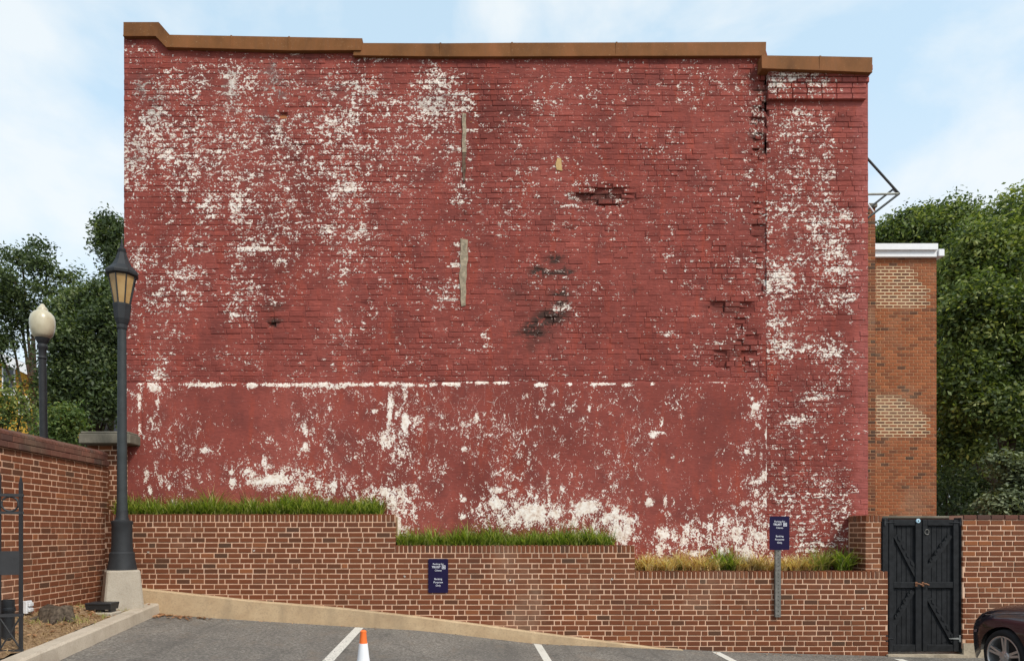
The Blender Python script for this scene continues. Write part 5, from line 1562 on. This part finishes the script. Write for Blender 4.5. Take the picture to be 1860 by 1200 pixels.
mb = MB(); mb.hexa([a + Vector((0, -.03, -.12)), b + Vector((0, -.03, -.12)), b + Vector((0, 0, -.12)), a + Vector((0, 0, -.12))], [v + Vector((0, 0, .30)) for v in (a + Vector((0, -.03, 0)), b + Vector((0, -.03, 0)), b, a)]); mb.build('bargeboard', M['white_trim'], rf)
mb = MB(); a = Vector((X_(-285, HY), HY - .4, Z_(700, HY))); b = Vector((X_(0, HY), HY - .4, Z_(650, HY)))
mb.hexa([a, b, b + Vector((0, 3.8, 0)), a + Vector((0, 3.8, 0))], [v + Vector((0, 0, .22)) for v in (a, b, b + Vector((0, 3.8, 0)), a + Vector((0, 3.8, 0)))]); mb.build('roof', M['roofgrey'], yh)
for px0_, py0, px1_, py1 in ((8, 668, 26, 715), (38, 722, 52, 750)):
    fr = MB(); fr.box((X_(px0_ - 3, HY), HY - .06, Z_(py1 + 3, HY)), (X_(px1_ + 3, HY), HY - .002, Z_(py0 - 3, HY))); w_ = fr.build('window', M['white_trim'], yh)
    mb = MB(); mb.box((X_(px0_, HY), HY - .075, Z_(py1, HY)), (X_(px1_, HY), HY - .062, Z_(py0, HY))); mb.build('pane', M['window'], w_)
dh = empty('dark_house', label='tiny dark house with white porch posts seen over the pier cap', cat='house')
DY = 34
mb = MB(); mb.box((X_(120, DY), DY, .3), (X_(196, DY), DY + 8, Z_(742, DY))); mb.build('wall', M['darkwall'], dh)
for a_, b_, c__, d_ in ((145, 757, 163, 760), (153, 760, 157, 784), (163, 770, 166, 784), (146, 772, 155, 775), (143, 782, 168, 786)):
    mb = MB(); mb.box((X_(a_, DY), DY - .2, Z_(d_, DY)), (X_(b_ if False else c__, DY), DY - .05, Z_(b_, DY))); mb.build('porch_trim', M['white_trim'], dh)
mb = MB(); mb.box((X_(116, DY), DY - .3, Z_(742, DY)), (X_(200, DY), DY + 8.3, Z_(737, DY))); mb.build('roof', M['roofgrey'], dh)

# ------------------------------------------------------------------ traffic cone
tc = empty('traffic_cone', label='orange traffic cone with white collar standing in the parking bay', cat='cone')
cx_, cy_ = X_(660, 4.2), 4.2
cz_ = hgt(cx_, cy_); ctop = Z_(1143.5, 4.2)
H_ = ctop - cz_
def crad(t_): return .0175 + .155 * (t_ / H_) ** 1.25 * .75
prof = [(crad(H_ * (1 - k / 20)), H_ * k / 20) for k in range(20)]
body = [(.135, .028)] + [(crad(H_ - z) , z) for z in [.03 + (H_ - .05) * k / 18 for k in range(19)]] + [(.020, H_ - .008), (.012, H_)]
mb = MB(); mb.lathe((cx_, cy_, cz_), body, 28); mb.build('cone_body', M['cone'], tc, smooth=40)
for za, zb in ((H_ - .225, H_ - .082), (H_ - .40, H_ - .29)):
    mb = MB(); mb.lathe((cx_, cy_, cz_), [(crad(H_ - z) + .0022, z) for z in (za, (za + zb) / 2, zb)], 28); mb.build('reflective_collar', M['collar'], tc, smooth=40)
mb = MB(); mb.cbox((cx_ - .18, cy_ - .18, cz_ + .001), (cx_ + .18, cy_ + .18, cz_ + .032), .01); mb.build('cone_base', M['blackbox'], tc)

# ------------------------------------------------------------------ parked car (nose to the wall, left side toward the camera)
car = empty('parked_car', label='dark maroon car parked nose to the brick wall at the right edge', cat='car')
CX0, CYN, CXW = 5.86, 8.16, 1.80          # left flank, nose, width
gz0 = .005
WB0, WB1, WR = .86, 3.55, .297            # axle distances from the nose, tyre radius
LEN = 4.5
def prof_top(s):
    return float(np.interp(s, [0, .06, .18, .4, .7, 1.05, 1.35, 1.8, 2.6, 3.4, 4.0, 4.35, 4.5], [.52, .63, .70, .765, .815, .86, .90, .93, .95, .97, .98, .92, .60]))
def inset(s, z):
    """how far the flank stands in from the widest line"""
    nose = max(0, (.62 - s) / .62); tail = max(0, (s - 3.95) / .55)
    i = .50 * nose ** 2.3 + .34 * tail ** 2.4
    hf = min(1, max(0, (1.7 - s) / .6))
    old = .045 * ((z - .55) / .42) ** 2 if z > .55 else .05 * ((.55 - z) / .4) ** 2
    hood = .25 * (max(0, z - .50) / .30) ** 2.2 if z > .50 else .05 * ((.50 - z) / .4) ** 2
    return i + hf * hood + (1 - hf) * old
def arch(s, c_, r=.322):
    return WR + math.sqrt(max(0, r * r - (s - c_) ** 2)) if abs(s - c_) < r else -1
def flank(side):
    mb = MB()
    ss = sorted(set([0, .01, .03, .06, .1, .15, .2, .27, .34, .42] + [WB0 + .322 * math.cos(t_) for t_ in np.linspace(0, math.pi, 25)] + [WB1 + .322 * math.cos(t_) for t_ in np.linspace(0, math.pi, 25)] + list(np.arange(1.3, 3.1, .15)) + [4.0, 4.1, 4.2, 4.3, 4.4, 4.46, 4.5]))
    NZ = 14
    vs = []
    for s in ss:
        lo = max(.20 if .12 < s < 4.4 else .24, arch(s, WB0), arch(s, WB1)); hi = prof_top(s)
        lo = min(lo, hi - .02)
        for k in range(NZ + 1):
            z = lo + (hi - lo) * k / NZ
            crown = .022 * max(0, 1 - ((hi - z) / .05)) ** 2
            i = inset(s, z) + crown + (.006 if abs(z - (hi - .085)) < .02 and s > .55 else 0)
            vs.append((CX0 + i if side == 0 else CX0 + CXW - i, CYN - s, gz0 + z))
    m = NZ + 1
    mb.add(vs, [(a * m + k, a * m + k + 1, (a + 1) * m + k + 1, (a + 1) * m + k) for a in range(len(ss) - 1) for k in range(NZ)])
    return mb, ss
body_mb, ss = flank(0)
mb2, _ = flank(1)
body_mb.add(mb2.v, mb2.f)
NZ = 14; m = NZ + 1; nS = len(ss); off = nS * m
hs = []
for a, s in enumerate(ss):                 # bonnet, deck and the nose between the flanks
    L0, R0 = Vector(body_mb.v[a * m + NZ]), Vector(body_mb.v[off + a * m + NZ])
    for k in range(13):
        f = k / 12; p_ = L0.lerp(R0, f); p_.z += .055 * (1 - (2 * f - 1) ** 4) * min(1, s / .5 + .3)
        p_.y += .10 * (1 - (2 * f - 1) ** 2) * max(0, 1 - s / .5)
        hs.append(p_)
body_mb.add(hs, [(a * 13 + k, a * 13 + k + 1, (a + 1) * 13 + k + 1, (a + 1) * 13 + k) for a in range(nS - 1) for k in range(12)])
for a in (0, nS - 1):
    fr = []
    for k in range(m):
        L0, R0 = Vector(body_mb.v[a * m + k]), Vector(body_mb.v[off + a * m + k])
        for j in range(13):
            f = j / 12; p_ = L0.lerp(R0, f); p_.y += (.10 if a == 0 else -.06) * (1 - (2 * f - 1) ** 2); fr.append(p_)
    body_mb.add(fr, [(r_ * 13 + j, r_ * 13 + j + 1, (r_ + 1) * 13 + j + 1, (r_ + 1) * 13 + j) for r_ in range(m - 1) for j in range(12)])
body_mb.build('body', M['car'], car, smooth=50)
# greenhouse
gh = MB(); secs = []
for s, z, w in ((1.30, .90, .80), (1.95, 1.36, .66), (2.6, 1.44, .64), (3.2, 1.40, .63), (3.95, .98, .74)):
    secs.append((s, z, w))
vs = []
cxm = CX0 + CXW / 2
for s, z, w in secs:
    zb = prof_top(s) + .01
    for f, zz in ((-1, 0), (-.97, .4), (-.9, .85), (-.75, 1), (0, 1.03), (.75, 1), (.9, .85), (.97, .4), (1, 0)):
        wb = .80; ww = wb + (w - wb) * zz
        vs.append((cxm + (ww * (f if abs(f) > .8 else f)), CYN - s, gz0 + zb + (z - zb) * zz + .02 * (zz > .9)))
gh.add(vs, [(a * 9 + k, a * 9 + k + 1, (a + 1) * 9 + k + 1, (a + 1) * 9 + k) for a in range(len(secs) - 1) for k in range(8)] + [tuple(range(8, -1, -1)), tuple(range(36, 45))])
gh.m = [1 if (i % 8 in (2, 3, 4, 5) and 8 <= i < 24) else 0 for i in range(len(gh.f))]
gh.build('cabin', [M['window'], M['car']], car, smooth=30)
# wheels, arch liners, lamps and bonnet seam highlight
def wheel(s, side):
    x = CX0 + .015 if side == 0 else CX0 + CXW - .015; sg = 1 if side == 0 else -1
    c_ = Vector((x, CYN - s, gz0 + WR))
    def lat(prof, n=40):
        q = MB(); q.lathe((0, 0, 0), prof, n); q.v = [(c_.x + sg * v[2], c_.y + v[0], c_.z + v[1]) for v in q.v]; return q
    w_ = empty('wheel'); w_.parent = car
    t_ = lat([(.213, .004), (.228, -.006), (.252, -.012), (.274, -.004), (.290, .018), (.297, .05), (.297, .16), (.28, .20), (.22, .21), (.215, .20)]); t_.f = t_.f[:-2]; t_.m = t_.m[:-2]; t_.build('tyre', M['rubber'], w_, smooth=30)
    r_ = lat([(.222, -.003), (.222, -.010), (.212, -.012), (.203, -.004), (.198, .02), (.194, .12), (.222, .19)]); r_.f = r_.f[:-2]; r_.m = r_.m[:-2]; r_.build('rim', M['alloy'], w_, smooth=30)
    d_ = lat([(.16, .11), (.16, .125), (.02, .13)], 30); d_.build('brake_disc', M['iron'], w_)
    for k in range(5):
        a0 = R(90 + 72 * k)
        mb = MB()
        for da in (-.11, .11):
            a1 = a0 + da * 1.15; ain = a0 + da * 1.6
            e = Vector((math.cos(a1), math.sin(a1))); i_ = Vector((math.cos(ain), math.sin(ain)))
            pr_ = Vector((-e.y, e.x))
            q = [(i_ * .05 - pr_ * .014, .012), (i_ * .05 + pr_ * .014, .012), (e * .206 + pr_ * .0125, .0), (e * .206 - pr_ * .0125, .0)]
            lo = [(c_.x + sg * (dz + .028), c_.y + p_.x, c_.z + p_.y) for p_, dz in q]; hi = [(c_.x + sg * (dz - .002), c_.y + p_.x * 1.0, c_.z + p_.y) for p_, dz in q]
            mb.hexa(lo, hi)
        mb.build('spoke', M['alloy'], w_)
    h_ = lat([(.062, .03), (.062, .006), (.05, -.002), (.032, -.004), (.03, -.010), (.012, -.012)], 20); h_.build('hub', M['alloy'], w_, smooth=30)
    for k in range(5):
        a0 = R(54 + 72 * k); q = MB(); q.lathe((0, 0, 0), [(.008, .0), (.008, -.008)], 6); q.v = [(c_.x + sg * v[2], c_.y + v[0] + .045 * math.cos(a0), c_.z + v[1] + .045 * math.sin(a0)) for v in q.v]; q.build('wheel_nut', M['alloy'], w_)
    li = MB(); vs = []
    for k in range(21):
        a = math.pi * k / 20
        for dx in (.03, .34): vs.append((c_.x + sg * dx, c_.y + .321 * math.cos(a), c_.z + .321 * math.sin(a)))
    li.add(vs, [(2 * k, 2 * k + 1, 2 * k + 3, 2 * k + 2) for k in range(20)] + [tuple(2 * k + 1 for k in range(21))]); li.build('arch_liner', M['liner'], car)
for s in (WB0, WB1):
    for sd_ in (0, 1): wheel(s, sd_)
def patch(name, pts, mat, lift=.004, th=.006):
    """outline in (s, z) laid on the left flank"""
    n = len(pts)
    o_ = [(CX0 + inset(s, z) - lift, CYN - s, gz0 + z) for s, z in pts]; i_ = [(x + th, y, z) for x, y, z in o_]
    mb = MB(); mb.add(o_ + i_, [tuple(range(n))] + [(k, (k + 1) % n, n + (k + 1) % n, n + k) for k in range(n)]); return mb.build(name, mat, car)
patch('headlight', [(.05, .545), (.12, .60), (.22, .655), (.36, .71), (.50, .735), (.44, .69), (.33, .635), (.22, .58), (.12, .535)], M['headlamp'], .008)
ln = MB(); pts = [(CX0 + inset(s, prof_top(s) - .07) - .002, CYN - s, gz0 + prof_top(s) - .07) for s in np.linspace(.46, 1.32, 14)]
ln.tube(pts, .003, 6); ln.build('bonnet_seam_highlight', M['alloy'], car, smooth=True)  # bright silver line standing for the highlight along the bonnet shut line
patch('side_marker', [(.40, .50), (.47, .51), (.47, .54), (.40, .53)], M['headlamp'], .005)
